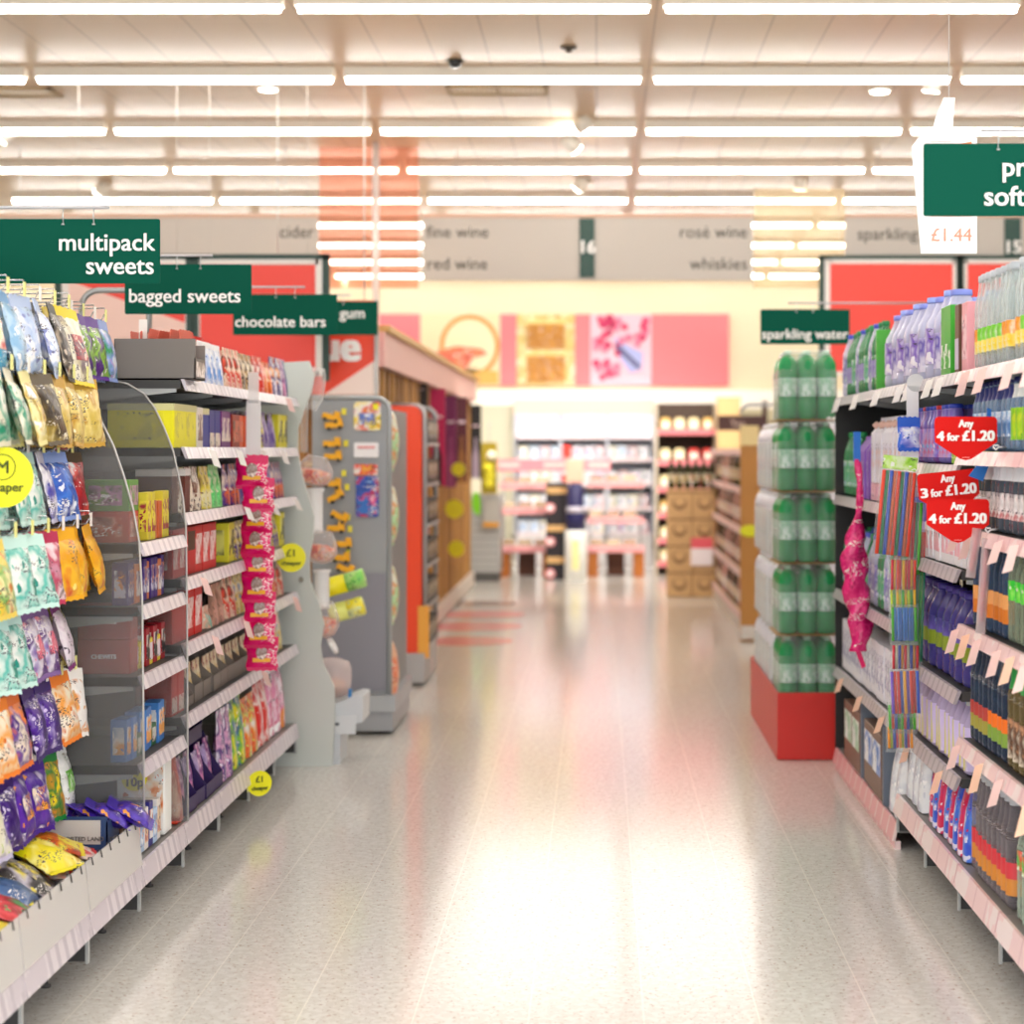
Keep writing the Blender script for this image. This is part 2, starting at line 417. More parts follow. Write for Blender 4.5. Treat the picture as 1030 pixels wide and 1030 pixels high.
hang_board(425, 757, 219, 282, 'pale hanging board listing fine wine, red wine, rosé wine and whiskies', [('fine wine', 429, 239, .125, 'LEFT'), ('red wine', 429, 271, .125, 'LEFT'), ('rosé wine', 752, 239, .125, 'RIGHT'), ('whiskies', 752, 271, .125, 'RIGHT')], (583, 598, '16'))
hang_board(-14, 320, 219, 282, 'pale hanging board reading cider beyond the sweets signs', [('cider', 316, 239, .125, 'RIGHT')])
hang_board(850, 1184, 219, 282, 'pale hanging board reading sparkling wine above the drinks shelving', [('sparkling wine', 862, 241, .125, 'LEFT')], (1010, 1026, '15'))
salmon = clear('#ffc2a6', .14, .4); creamp = clear('#fff2d6', .25, .4)
for px0, px1, py0, mat, lab in ((321, 421, 150, salmon, 'translucent salmon banner hanging between cider and fine wine boards'), (758, 850, 191, creamp, 'translucent cream banner hanging between whiskies and sparkling wine boards')):
    a = P3(px0, py0, 14.56); b = P3(px1, 290, 14.56)
    t = thing('hanging_banner', lab, 'banner', ((a.x + b.x) / 2, 14.56, b.z), 0, 'translucent hanging banners')
    w_ = b.x - a.x
    MB().box(-w_ / 2, w_ / 2, 0, .006, 0, a.z - b.z).build('sheet', mat, t)
    MB().box(-w_ / 2, w_ / 2, -.004, .01, a.z - b.z, a.z - b.z + .012).build('top_rail', mat, t)
    r = MB()
    for x in (-w_ * .45, w_ * .45): r.tube([(x, .003, a.z - b.z), (x, .003, CZ - b.z)], .001, 5)
    r.build('hanging_rod', plain('#e8d6c2', .4), t)
p = P3(378, 330, 14.3)
tag(MB().tube([(p.x, p.y, 1.72), (p.x, p.y, CZ)], .026, 12).build('hanging_pole', plain('#efe3dc', .4)), 'slim white pole rising to the ceiling beside the gum sign', 'pole')
# red promotional posters under the boards
redm = plain('#f4503f', .45); frame_g = plain('#2e4a40', .5); frame_w = plain('#efe6de', .4)
def poster(px0, px1, py0, py1, label, wedge=None, Y=14.45):
    a = P3(px0, py0, Y); b = P3(px1, py1, Y); w = b.x - a.x; h = a.z - b.z
    t = thing('promotional_poster', label, 'poster', ((a.x + b.x) / 2, Y, b.z), 0, 'red promotional posters')
    MB().box(-w / 2, w / 2, 0, .02, 0, h).build('sheet', redm, t)
    f = MB()
    for x0, x1, z0, z1 in ((-w / 2 - .02, -w / 2 + .02, 0, h), (w / 2 - .02, w / 2 + .02, 0, h), (-w / 2, w / 2, h - .03, h), (-w / 2, w / 2, 0, .03)): f.box(x0, x1, -.012, .02, z0, z1)
    f.build('inner_frame', frame_w, t)
    g = MB()
    for x0, x1, z0, z1 in ((-w / 2 - .06, -w / 2 - .02, -.03, h + .03), (w / 2 + .02, w / 2 + .06, -.03, h + .03), (-w / 2 - .06, w / 2 + .06, h, h + .03)): g.box(x0, x1, -.016, .025, z0, z1)
    g.build('outer_frame', frame_g, t)
    if wedge:
        pts = [(-w / 2 + .02 + u * (w - .04), .03 + v * (h - .06)) for u, v in wedge]
        MB().prism(pts, 'y', -.004, 0).build('pale_wedge', plain('#f6d3c6', .5), t)
    s = MB()
    for x in (-w * .4, w * .4): s.tube([(x, .01, h + .02), (x, .01, CZ - b.z)], .0015, 5)
    s.build('hanging_wire', boardm, t)
poster(66, 190, 261, 378, 'red poster with pale diagonal wedge above the bagged sweets', [(0, 0), (1, 0), (1, .45), (0, .85)], 11.6)
poster(198, 321, 261, 378, 'plain red poster hanging over the chocolate bars sign', None, 11.6)
poster(832, 961, 261, 378, 'plain red poster behind the big water bottles')
poster(970, 1100, 261, 378, 'red poster cut by the picture edge behind clear bottles')
for px0, px1, lab in ((832, 961, ''),):
    a = P3(px0, 306, 14.4); b = P3(px1, 309, 14.4)
# value board
Y = 11.8; a = P3(268, 302, Y); b = P3(377, 397, Y); w_ = b.x - a.x; h_ = a.z - b.z
t = thing('value_board', 'red and pale board reading value over the far end units', 'sign', ((a.x + b.x) / 2, Y, b.z))
MB().box(-w_ / 2, w_ / 2, 0, .03, 0, h_).build('board', plain('#f2512f', .45), t)
MB().prism([(w_ / 2 - .30, 0), (w_ / 2, 0), (w_ / 2, h_ * .36)], 'y', -.004, 0).build('pale_wedge', plain('#f7e2d6', .5), t)
txt('lettering', 'value', .25, white, t, (w_ / 2 - .085, -.006, .205), align='RIGHT', bold=.012)
MB().box(w_ / 2, w_ / 2 + .02, -.02, .04, 0, h_).build('side_rail', plain('#b8b4ae', .35, .6), t)
r = MB(); r.tube([(-w_ * .4, .015, h_), (-w_ * .4, .015, CZ - b.z)], .005, 6); r.tube([(w_ * .4, .015, h_), (w_ * .4, .015, CZ - b.z)], .005, 6)
r.build('hanging_rod', plain('#d8d2c8', .4), t)

# food pictures along the back wall
YW = 25.17; zt = W(0, 316, YW).z; zb = W(0, 388, YW).z
def wall_panel(px0, px1, name, label, mat, cat='picture'):
    x0 = W(px0, 0, YW).x; x1 = W(px1, 0, YW).x
    t = thing(name, label, cat, ((x0 + x1) / 2, YW - .03, zb), 0, 'wall panels over the bakery')
    MB().box(-(x1 - x0) / 2, (x1 - x0) / 2, 0, .06, 0, zt - zb).build('panel', mat, t)
    return t, (x1 - x0), zt - zb
pinkp = plain('#f2848b', .5)
for a, b_, l in ((379, 423, 'pink wall panel before the pie picture'), (503, 520, 'narrow pink wall panel between pie and cake pictures'), (578, 594, 'narrow pink wall panel between cake and berry pictures'), (655, 733, 'wide pink wall panel after the berry picture')):
    wall_panel(a, b_, 'wall_panel', l, pinkp)
t, w_, h_ = wall_panel(423, 503, 'pie_picture', 'wall picture of a fruit pie with orange filling', plain('#ead9b4', .5))
def ell(cx, cz, rx, rz, n=28, a0=0, a1=2 * PI): return [(cx + rx * math.cos(a0 + (a1 - a0) * k / n), cz + rz * math.sin(a0 + (a1 - a0) * k / n)) for k in range(n)]
MB().prism(ell(.12, .5, .38, .40), 'y', -.008, 0).build('crust', plain('#d99b54', .5), t)
MB().prism(ell(.12, .5, .32, .34), 'y', -.012, 0).build('pie_top', plain('#f6e3bf', .5), t)
MB().prism([(-.42, .28), (-.28, .44), (-.05, .50), (.26, .47), (.36, .40), (.16, .34), (.02, .10), (-.36, .08)], 'y', -.016, 0).build('filling', printed(['#d9603f', '#e98a5a', '#c24a35'], 9), t)
MB().prism([(-.2, .02), (w_ / 2 - .02, .02), (w_ / 2 - .02, .18), (.1, .22)], 'y', -.012, 0).build('base_crust', plain('#e0b25e', .5), t)
t, w_, h_ = wall_panel(520, 578, 'cake_picture', 'wall picture of golden cake squares', printed(['#e2d6a0', '#cdb96a', '#f0e8c8'], 5, .5, 0))
for z0, z1 in ((.04, .40), (.46, .80)):
    MB().box(-.24, .24, -.01, 0, z0, z1).build('cake_square', printed(['#c08a2c', '#a8741f', '#d09a3c'], 9, .5, 0), t)
    MB().box(-.25, .25, -.012, 0, z1 - .02, z1 + .02).build('icing', plain('#ead48c', .5), t)
t, w_, h_ = wall_panel(594, 655, 'berry_picture', 'wall picture of pink berries and a blue slice', plain('#eec4d2', .5))
berr = ['#e0527c', '#c73a6c', '#ee86a4']
for i in range(60):
    x = R(-w_ / 2 + .06, w_ / 2 - .06); z = R(.08, h_ - .06)
    if x > -.02 and z < .5: continue
    MB().lathe([(.001, 0), (R(.045, .06), .004), (.04, .014), (.001, .018)], 10, cap=False).build('berry', plain(berr[i % 3], .4), t, (x, -.001, z), (PI / 2, 0, 0))
MB().prism([(-.08, .62), (.1, .5), (.28, .42), (.26, .2), (.12, .16), (-.05, .4)], 'y', -.014, 0).build('slice', plain('#a9b3e0', .5), t)
MB().prism([(-.06, .55), (.25, .25), (.22, .2), (-.06, .46)], 'y', -.02, 0).build('filling', plain('#5a5f8c', .5), t)
# ------------------------------------------------------------------ shelving bays
metal = plain('#8f8c88', .45, .2); metal_d = plain('#4c4b4b', .5, .2); metal_l = plain('#b9bbb9', .4, .2); dark = plain('#131214', .7); shelf_m = plain('#4a4948', .5, .1); back_m = plain('#2c2b2b', .6)  # shelf_m and back_m darkened: shade behind and under shelves is in the colour
railL = banded('#e0d9dd', '#c6bec5', 'y', .075, .6, .3, '#d3cbd1'); railR = banded('#f0d2d2', '#e2bfc2', 'y', .155, .9, .3, '#f3e4e2')
railP = banded('#ebb0b2', '#f5dcd8', 'y', .155, .85, .3); railG = banded('#c8c0c4', '#aea6aa', 'y', .08, .7, .3)
paper = plain('#f6efe8', .5); paper_p = plain('#f2cfc6', .5); paper_o = plain('#f8cdb0', .5); paper_y = plain('#f2efa0', .5)
fence = clear('#e9e6e2', .42, .15)
XL, XR = -1.37, 1.075
BW = .617
def shelf(t, w, z, rail, depth=.5, tickets=(), thick=.028, near=-1):
    s = MB().box(-.56, -.016, -w / 2 + .002, w / 2 - .002, z - thick, z, 0).build('shelf', shelf_m, t)
    r = MB().prism([(-.016, z + .003), (-.004, z + .003), (.010, z - .036), (.0, z - .036)], 'y', -w / 2 + .003, w / 2 - .003).build('price_rail', rail, s)
    MB().prism([(-.56, z - .028), (-.03, z - .028), (-.03, z - .04), (-.56, z - .10)], 'y', near * (w / 2 - .004), near * (w / 2 - .008)).build('shelf_bracket', metal_l, s)
    for yy, mat, ln in tickets:
        MB().prism([(.008, z - .004), (.032, z - .012), (.052, z - .01 - ln), (.026, z - .002 - ln)], 'y', yy - .0008, yy + .0008).build('price_ticket', mat, s)
    return s
def bay(name, label, side, y0, y1, levels, rail, base_rail, back=metal, base_z=.2, low=False, H=1.72, pegs=None, fenced=False, brackets=(True, True), tickets=None, group=None):
    w = y1 - y0; x = XL if side < 0 else XR; rz = 0 if side < 0 else PI
    t = thing(name, label, 'shelving', (x, (y0 + y1) / 2, 0), rz, group)
    MB().box(-.62, -.58, -w / 2, w / 2, .08, H).build('back_panel', back, t)
    near = -1 if side < 0 else 1
    u = MB(); u.box(-.58, -.55, near * (w / 2), near * (w / 2 - .03), 0, H)
    u.build('upright', metal_d, t)
    MB().box(-.6, -.014, -w / 2 + .002, w / 2 - .002, base_z - .03, base_z).build('base_deck', metal, t)
    MB().prism([(-.014, base_z + .004), (-.004, base_z + .004), (.01, base_z - .06), (0, base_z - .06)], 'y', -w / 2 + .003, w / 2 - .003).build('price_rail', base_rail, t)
    if not low:
        for k, yy in ((0, near * (w / 2 - .006)), (1, -near * (w / 2 - .006))):
            if not brackets[k]: continue
            b = MB().box(-.45, -.012, yy - .005, yy + .005, .07, base_z - .03).build('base_bracket', metal_d, t)
            MB().box(-.012, -.004, yy - .008, yy + .008, .065, base_z - .045).build('end_cap', metal_l, b)
            MB().lathe([(.014, 0), (.014, .006), (.006, .01), (.006, .08)], 10, (-.12, yy, 0)).build('levelling_foot', metal_d, b)
    else:
        MB().box(-.02, 0, -w / 2 + .002, w / 2 - .002, 0, base_z - .06).build('kick_plate', railP, t)
    for i, z in enumerate(levels):
        tk = tickets.get(i, ()) if tickets else ()
        shelf(t, w, z, rail[i] if isinstance(rail, (list, tuple)) else rail, tickets=tk, near=near)
    if fenced:
        f = MB().prism([(-.002, base_z + .004), (.002, base_z + .004), (-.012, base_z + .135), (-.016, base_z + .135)], 'y', -w / 2 + .004, w / 2 - .004).build('clear_fence', fence, t)
        for k in range(6):
            yy = -w / 2 + .06 + k * .1
            MB().tube([(-.02, yy, base_z + .118), (-.018, yy, base_z + .139), (-.010, yy, base_z + .139), (-.006, yy, base_z + .118)], .0022, 5).build('fence_clip', metal_d, f)
    if pegs:
        wire = plain('#c9c9c9', .25, .8)
        for yy, z, xt in pegs:
            p = MB(); p.tube([(-.58, yy, z), (xt - .01, yy, z + .012), (xt, yy, z + .03)], .0028, 6)
            p.tube([(-.58, yy, z + .045), (xt, yy, z + .05), (xt + .004, yy, z + .015)], .0022, 6)
            h = p.build('peg_hook', wire, t)
            MB().box(xt + .003, xt + .006, yy - .009, yy + .009, z + .005, z + .045).build('peg_ticket', paper_y if int(yy * 100 + z * 10) % 3 else paper, h)
    return t
PEG_Z = [1.862, 1.65, 1.435, 1.218, 1.006, .795, .571]
PEG_XT = [-.20, -.145, -.19, -.135, -.19, -.18, -.215]     # hook tips behind the shelf front
PEG_Y = [5.88, 5.728, 5.576, 5.424, 5.272, 5.12, 4.968]
bay('peg_bay', 'dark peg bay of bagged sweets beside the grey mesh divider', -1, 5.355, 5.972, [], railL, railL, dark, fenced=True, H=1.95,
    pegs=[(y - 5.6635, z, PEG_XT[i]) for i, z in enumerate(PEG_Z) for y in PEG_Y[:4]], group='bagged sweets bays')
bay('peg_bay', 'dark peg bay of bagged sweets one bay before the divider bay', -1, 4.738, 5.355, [], railL, railL, dark, fenced=True, H=1.95,
    pegs=[(y - 5.0465, z, PEG_XT[i]) for i, z in enumerate(PEG_Z) for y in PEG_Y[4:]], brackets=(True, False), group='bagged sweets bays')
bay('peg_bay', 'bagged sweets bay cut by the picture edge, base and fence only', -1, 4.121, 4.738, [], railL, railL, dark, fenced=True, H=1.95, brackets=(False, False), group='bagged sweets bays')
bay('shelving_bay', 'narrow bay of chewy sweet boxes between the two mesh dividers', -1, 5.972, 6.589, [1.165, .975, .765, .50], railL, railL, metal, H=1.95,
    pegs=[(yy, 1.86, -.24) for yy in (-.22, -.08, .06, .2)] + [(-.25, 1.64, -.28)], brackets=(False, False))
CH_LV = [1.68, 1.455, 1.235, 1.018, .80, .56]
tk = {1: [(.05, paper, .06)], 3: [(-.1, paper_p, .06)], 4: [(.1, paper_p, .065)]}
cb = {}
for i in range(4):
    y0 = 6.589 + BW * i
    cb[i] = bay('shelving_bay', 'chocolate shelving bay, %s beyond the mesh dividers' % ORD[i + 1], -1, y0, y0 + BW, CH_LV, railL, railL, back_m, H=1.78,
        brackets=(True, i == 3), tickets={1: [(.05 - .1 * i, paper, .06)], 2: [(.12, paper, .05)], (3 + i) % 6: [(-.1, paper_p, .06)], 4: [(.1, paper_p, .065)]} if i != 0 else tk, group='chocolate bays')
SD_LV = [1.68, 1.44, 1.215, .925, .585]; ST_LV = [1.68, 1.40, 1.085, .72, .46]; WA_LV = [1.68, 1.24, .815, .46]
for i in range(2):
    y0 = 4.733 + BW * i
    bay('shelving_bay', ['soft drink bay cut by the picture edge', 'soft drink bay beside the red offer arrows'][i], 1, y0, y0 + BW, SD_LV, railR, railR, back_m,
        brackets=(True, False), tickets={0: [(-.05, paper_p, .07), (.2, paper_p, .07)], 2: [(.0, paper_p, .07), (-.2, paper_p, .06)], 3: [(-.22, paper_p, .07), (-.05, paper_o, .07), (.12, paper_p, .07)], 4: [(-.2, paper_p, .07), (.15, paper_o, .08)]}, group='drinks bays')
for i in range(2):
    y0 = 4.733 + BW * (2 + i)
    bay('shelving_bay', ['drinks bay of purple bottles behind the straw strip', 'drinks bay of blue pouches beyond the straw strip'][i], 1, y0, y0 + BW, ST_LV, railG, railR, back_m,
        brackets=(True, i == 1), tickets={0: [(-.05, paper, .06), (.15, paper, .06)], 3: [], 4: [(.12, paper_o, .07)]}, group='drinks bays')
for i in range(3):
    y0 = 4.733 + BW * (4 + i)
    bay('shelving_bay', 'low plinth water bay, %s from the red floor bin' % ORD[3 - i], 1, y0, y0 + BW, WA_LV, railG, railP, back_m, base_z=.09, low=True,
        tickets={0: [(.0, paper, .06)], 3: [(.1, paper_o, .06)]}, group='drinks bays')
ep = thing('shelving_end', 'dark grey end panel closing the drinks run behind the green packs', 'end panel', (1.38, 9.06, 0)); MB().box(-.30, .27, 0, .015, 0, 1.66).build('panel', back_m, ep); MB().box(-.28, .28, -.004, .02, 1.66, 1.68).build('cap_rail', metal, ep)
# mesh dividers
mesh_m = clear('#8f8e8c', .30, .35, perforated=True)
def divider(y, prof, label):
    t = thing('mesh_divider', label, 'divider', (XL, y, 0), 0, 'mesh dividers')
    MB().prism(prof + [(-.56, prof[-1][1]), (-.56, prof[0][1])], 'y', -.002, .002).build('panel', mesh_m, t)
    MB().tube([(a, 0, b) for a, b in prof], .0035, 6).build('edge_trim', plain('#c4c1bd', .35, .3), t)
def outline(pts, Y): return [((px - CX) * Y / F - XL, CH - (py - CY) * Y / F) for px, py in pts]
D1 = [(145, 826), (144, 700), (143, 600), (140, 545), (134, 512), (125, 480), (114, 448), (100, 420), (86, 398), (68, 381)]
D2 = [(189, 826), (188.5, 700), (188, 600), (187, 530), (184, 500), (180, 480), (174, 453), (165, 430), (156, 411), (145, 396), (128, 386), (110, 382)]
divider(5.972, outline(D1, 5.972), 'curved grey mesh divider beside the hanging sweet bags')
divider(6.589, outline(D2, 6.589), 'curved grey mesh divider beside the chocolate shelves')
# ------------------------------------------------------------------ product kinds
class Kind:
    def __init__(s, fn, w, d, desc, cat, name, group, h=0, inner=()):
        s.fn, s.w, s.d, s.desc, s.cat, s.name, s.group, s.h, s.inner = fn, w, d, desc, cat, name, group, h, inner
        s.first = None
    def put(s, loc, rz=0, label=None, group=None, rx=0, ry=0):
        if s.first is None:
            t = thing(s.name, '', s.cat); s.fn(t); s.first = t
        else: t = dup(s.first)
        t.location = loc; t.rotation_euler = (rx, ry, rz)
        t['label'] = label or s.desc; t['group'] = group or s.group
        return t
def mt(m): return plain(m) if isinstance(m, str) else m
def carton(desc, w, d, h, body, label=None, band=None, flap=None, words=None, name='carton', group='cartons', lz=(.18, .82), wcol='#ffffff'):
    def fn(t):
        MB().box(-d, 0, -w / 2, w / 2, 0, h, .002).build('box', mt(body), t)
        if label:
            l = MB(); z0, z1 = h * lz[0], h * lz[1]
            l.box(-.0005, .0012, -w * .42, w * .42, z0, z1)
            for s_ in (-1, 1): l.box(-d * .85, -d * .15, s_ * (w / 2 - .0005), s_ * (w / 2 + .0012), z0, z1)
            l.build('printed_label', mt(label), t)
        if band:
            MB().box(-d - .0008, .0008, -w / 2 - .0008, w / 2 + .0008, h * .02, h * .16).build('lower_band', mt(band), t)
        if flap:
            MB().box(-d, .0015, -w / 2 - .0015, w / 2 + .0015, h * .86, h + .003).build('lid', mt(flap), t)
        if words:
            for s_, rot in ((-1, (PI / 2, 0, 0)), (1, (PI / 2, 0, PI))):
                txt('lettering', words, h * .17, plain(wcol, .5), t, (-d / 2, s_ * (w / 2 + .002), h * .45), rot, 'CENTER', .001)
    return Kind(fn, w, d, desc, 'carton', name, group, h)
def standpack(desc, w, d, h, body, label=None, seal=None, name='snack_pack', cat='snack pack', group='snack packs', n=7):
    def fn(t):
        m = MB()
        def sh(side):
            def f(u, v):
                a = (1 - abs(2 * u - 1) ** 4) * (1 - (v) ** 5) * (.82 + .18 * math.cos(3 * v))
                return (-d / 2 + side * d / 2 * max(.04, a), (u - .5) * w * (1 - .06 * math.sin(PI * v)), v * h)
            return f
        m.grid(sh(1), n, n); m.grid(sh(-1), n, n); m.box(-d + .004, -.004, -w * .45, w * .45, 0, .004)
        m.build('pouch', mt(body), t)
        s = MB(); k = 8; pts = [(-w / 2, h - .004)] + [(-w / 2 + w * i / (2 * k), h + .016 + (.004 if i % 2 else 0)) for i in range(2 * k + 1)] + [(w / 2, h - .004)]
        s.prism(pts, 'x', -d / 2 - .0015, -d / 2 + .0015); s.build('top_seal', mt(seal or body), t)
        if label:
            m2 = MB()
            m2.grid(lambda u, v: (sh(1)(.15 + .7 * u, .3 + .42 * v)[0] + .0015, sh(1)(.15 + .7 * u, .3 + .42 * v)[1], (.3 + .42 * v) * h), n, n)
            m2.build('front_print', mt(label), t)
    return Kind(fn, w, d, desc, cat, name, group, h)
def bottle(desc, r, h, body, cap, label, lz=(.12, .45), label2=None, neck=.30, shoulder=.62, name='soda_bottle', group='soda bottles', n=12, capr=None, sleeve=None, ribs=True):
    capr = capr or r * .42
    def fn(t):
        pr = [(r * .7, 0), (r * .97, .008), (r, .02)]
        if ribs:
            z = .05
            while z < h * shoulder:
                pr += [(r, z), (r * .955, z + .006), (r, z + .012)]; z += .045
        pr += [(r, h * shoulder), (r * .94, h * (shoulder + .08)), (r * .7, h * (shoulder + .18)), (capr * .95, h * .90), (capr * .9, h * .94)]
        MB().lathe(pr, n, (-r, 0, 0)).build('bottle_body', mt(body), t)
        MB().lathe([(capr, h * .93), (capr * 1.02, h * .94), (capr, h * .995), (capr * .8, h)], n, (-r, 0, 0)).build('cap', mt(cap), t)
        a, b = h * lz[0], h * lz[1]
        if label:
            if label2:
                c = (a + b) / 2
                l = MB().lathe([(r * 1.012, c), (r * 1.012, b)], n, (-r, 0, 0), cap=False).build('label', mt(label), t)
                MB().lathe([(r * 1.012, a), (r * 1.012, c)], n, (-r, 0, 0), cap=False).build('lower_label', mt(label2), t)
            else: MB().lathe([(r * 1.012, a), (r * 1.012, b)], n, (-r, 0, 0), cap=False).build('label', mt(label), t)
        if sleeve: MB().lathe([(r * .9, h * (shoulder + .1)), (r * .74, h * (shoulder + .18)), (capr * 1.0, h * .905)], n, (-r, 0, 0), cap=False).build('neck_sleeve', mt(sleeve), t)
    return Kind(fn, 2 * r, 2 * r, desc, 'bottle', name, group, h)
def gable(desc, w, d, h, body, label, name='drink_carton', group='drink cartons', cap=None):
    def fn(t):
        hs = h * .76
        m = MB(); m.box(-d, 0, -w / 2, w / 2, 0, hs)
        m.prism([(-d, hs), (0, hs), (-d * .42, h * .95), (-d * .42, h), (-d * .58, h), (-d * .58, h * .95)], 'y', -w / 2, w / 2)
        m.build('carton_body', mt(body), t)
        l = MB(); l.box(-.0005, .001, -w * .4, w * .4, h * .2, h * .6)
        for s_ in (-1, 1): l.box(-d * .9, -d * .1, s_ * w / 2, s_ * (w / 2 + .001), h * .2, h * .6)
        l.build('printed_label', mt(label), t)
        if cap: MB().lathe([(.013, 0), (.013, .018), (.011, .02)], 10).build('cap', mt(cap), t, (-d * .22, 0, h * .86), (0, PI / 4, 0))
    return Kind(fn, w, d, desc, 'carton', name, group, h)
def tray(desc, w, d, h, mat, inner=(), name='display_tray', group='display trays', low=.3, inside=None):
    def fn(t):
        side = [(-d, 0), (0, 0), (0, h * low), (-d * .25, h * .55), (-d * .45, h), (-d, h)]
        m = MB()
        for s_ in (-1, 1): m.prism(side, 'y', s_ * w / 2, s_ * (w / 2 - .003))
        m.box(-d, 0, -w / 2, w / 2, 0, .003); m.box(-d, -d + .003, -w / 2, w / 2, 0, h)
        m.build('tray', mt(mat), t)
        MB().box(-.003, 0, -w / 2, w / 2, 0, h * low).build('front_lip', mt(inside or mat), t)
    return Kind(fn, w, d, desc, 'tray', name, group, h, inner)
COUNT = {}
def fill(side, xf, z, y0, y1, seq, where, rows=1, gap=.005, jit=.004):
    """rows of packs along one shelf; seq = [(kind, how many)] repeated from y0 to y1"""
    y = y0; i = 0
    flat = [k for k, n in seq for _ in range(n)]
    while i < 400:
        k = flat[i % len(flat)]
        if y + k.w > y1: break
        yc = y + k.w / 2
        key = (k.desc, where); COUNT[key] = COUNT.get(key, 0) + 1
        for r in range(rows):
            x = xf - (r * (k.d + .004) - R(-jit, jit)) * (1 if side < 0 else -1)
            lab = '%s, %s %salong %s' % (k.desc, ORD[COUNT[key]], 'behind ' if r else '', where)
            k.put((x, yc + R(-jit, jit) * .4, z), (0 if side < 0 else PI) + R(-.03, .03), lab)
            for kk, dx, dy, dz in k.inner:
                sx = 1 if side < 0 else -1
                key2 = (kk.desc, where); COUNT[key2] = COUNT.get(key2, 0) + 1
                kk.put((x + dx * sx, yc + dy, z + dz), 0 if side < 0 else PI, '%s in its tray, %s along %s' % (kk.desc, ORD[COUNT[key2]], where))
        y += k.w + gap; i += 1
    return y
# ------------------------------------------------------------------ hanging bags on the pegs
def bagkind(desc, cols, head, w=.15, h=.19, t=.045, scale=12, seed=0, print_=None, rough=.28):
    def fn(tt):
        m = MB(); nu, nv = 8, 10
        def sh(side):
            def f(u, v):
                prof = math.sin(PI * min(1, v * 1.02) ** .75) ** .6 if 0 < v < 1 else 0
                a = (1 - abs(2 * u - 1) ** 3.2) * prof * (.6 + .5 * v)
                wr = .0025 * math.sin(19 * u + 7 * v + seed) * math.sin(23 * v + 5 * u)
                return (side * (t / 2 * max(0, a) + .001) + wr, (u - .5) * w * (1 - .10 * math.sin(PI * v) ** 2), -.03 - v * (h - .03))
            return f
        m.grid(sh(1), nu, nv); m.grid(sh(-1), nu, nv)
        m.build('pouch', printed(cols, scale, rough, .35, seed=seed), tt)
        k = 9; pts = [(-w / 2, -.034), (-w / 2, 0)] + [(-w / 2 + w * i / k, .004 if i % 2 else 0) for i in range(1, k)] + [(w / 2, 0), (w / 2, -.034)]
        MB().prism(pts, 'x', -.0012, .0012).build('header', mt(head), tt)
        pts = [(-w * .47, -h + .002)] + [(-w * .47 + w * .94 * i / k, -h - .010 - (.004 if i % 2 else 0)) for i in range(k + 1)] + [(w * .47, -h + .002)]
        MB().prism(pts, 'x', -.001, .001).build('bottom_seal', mt(head), tt)
        if print_:
            g = MB(); g.grid(lambda u, v: (sh(1)(.22 + .56 * u, .3 + .4 * v)[0] + .0015,) + tuple(sh(1)(.22 + .56 * u, .3 + .4 * v)[1:]), 5, 5)
            g.build('front_print', printed(print_, 22, rough, .2, seed=seed + 3), tt)
    return Kind(fn, w, t, desc, 'sweet bag', 'sweet_bag', 'hanging sweet bags', h)
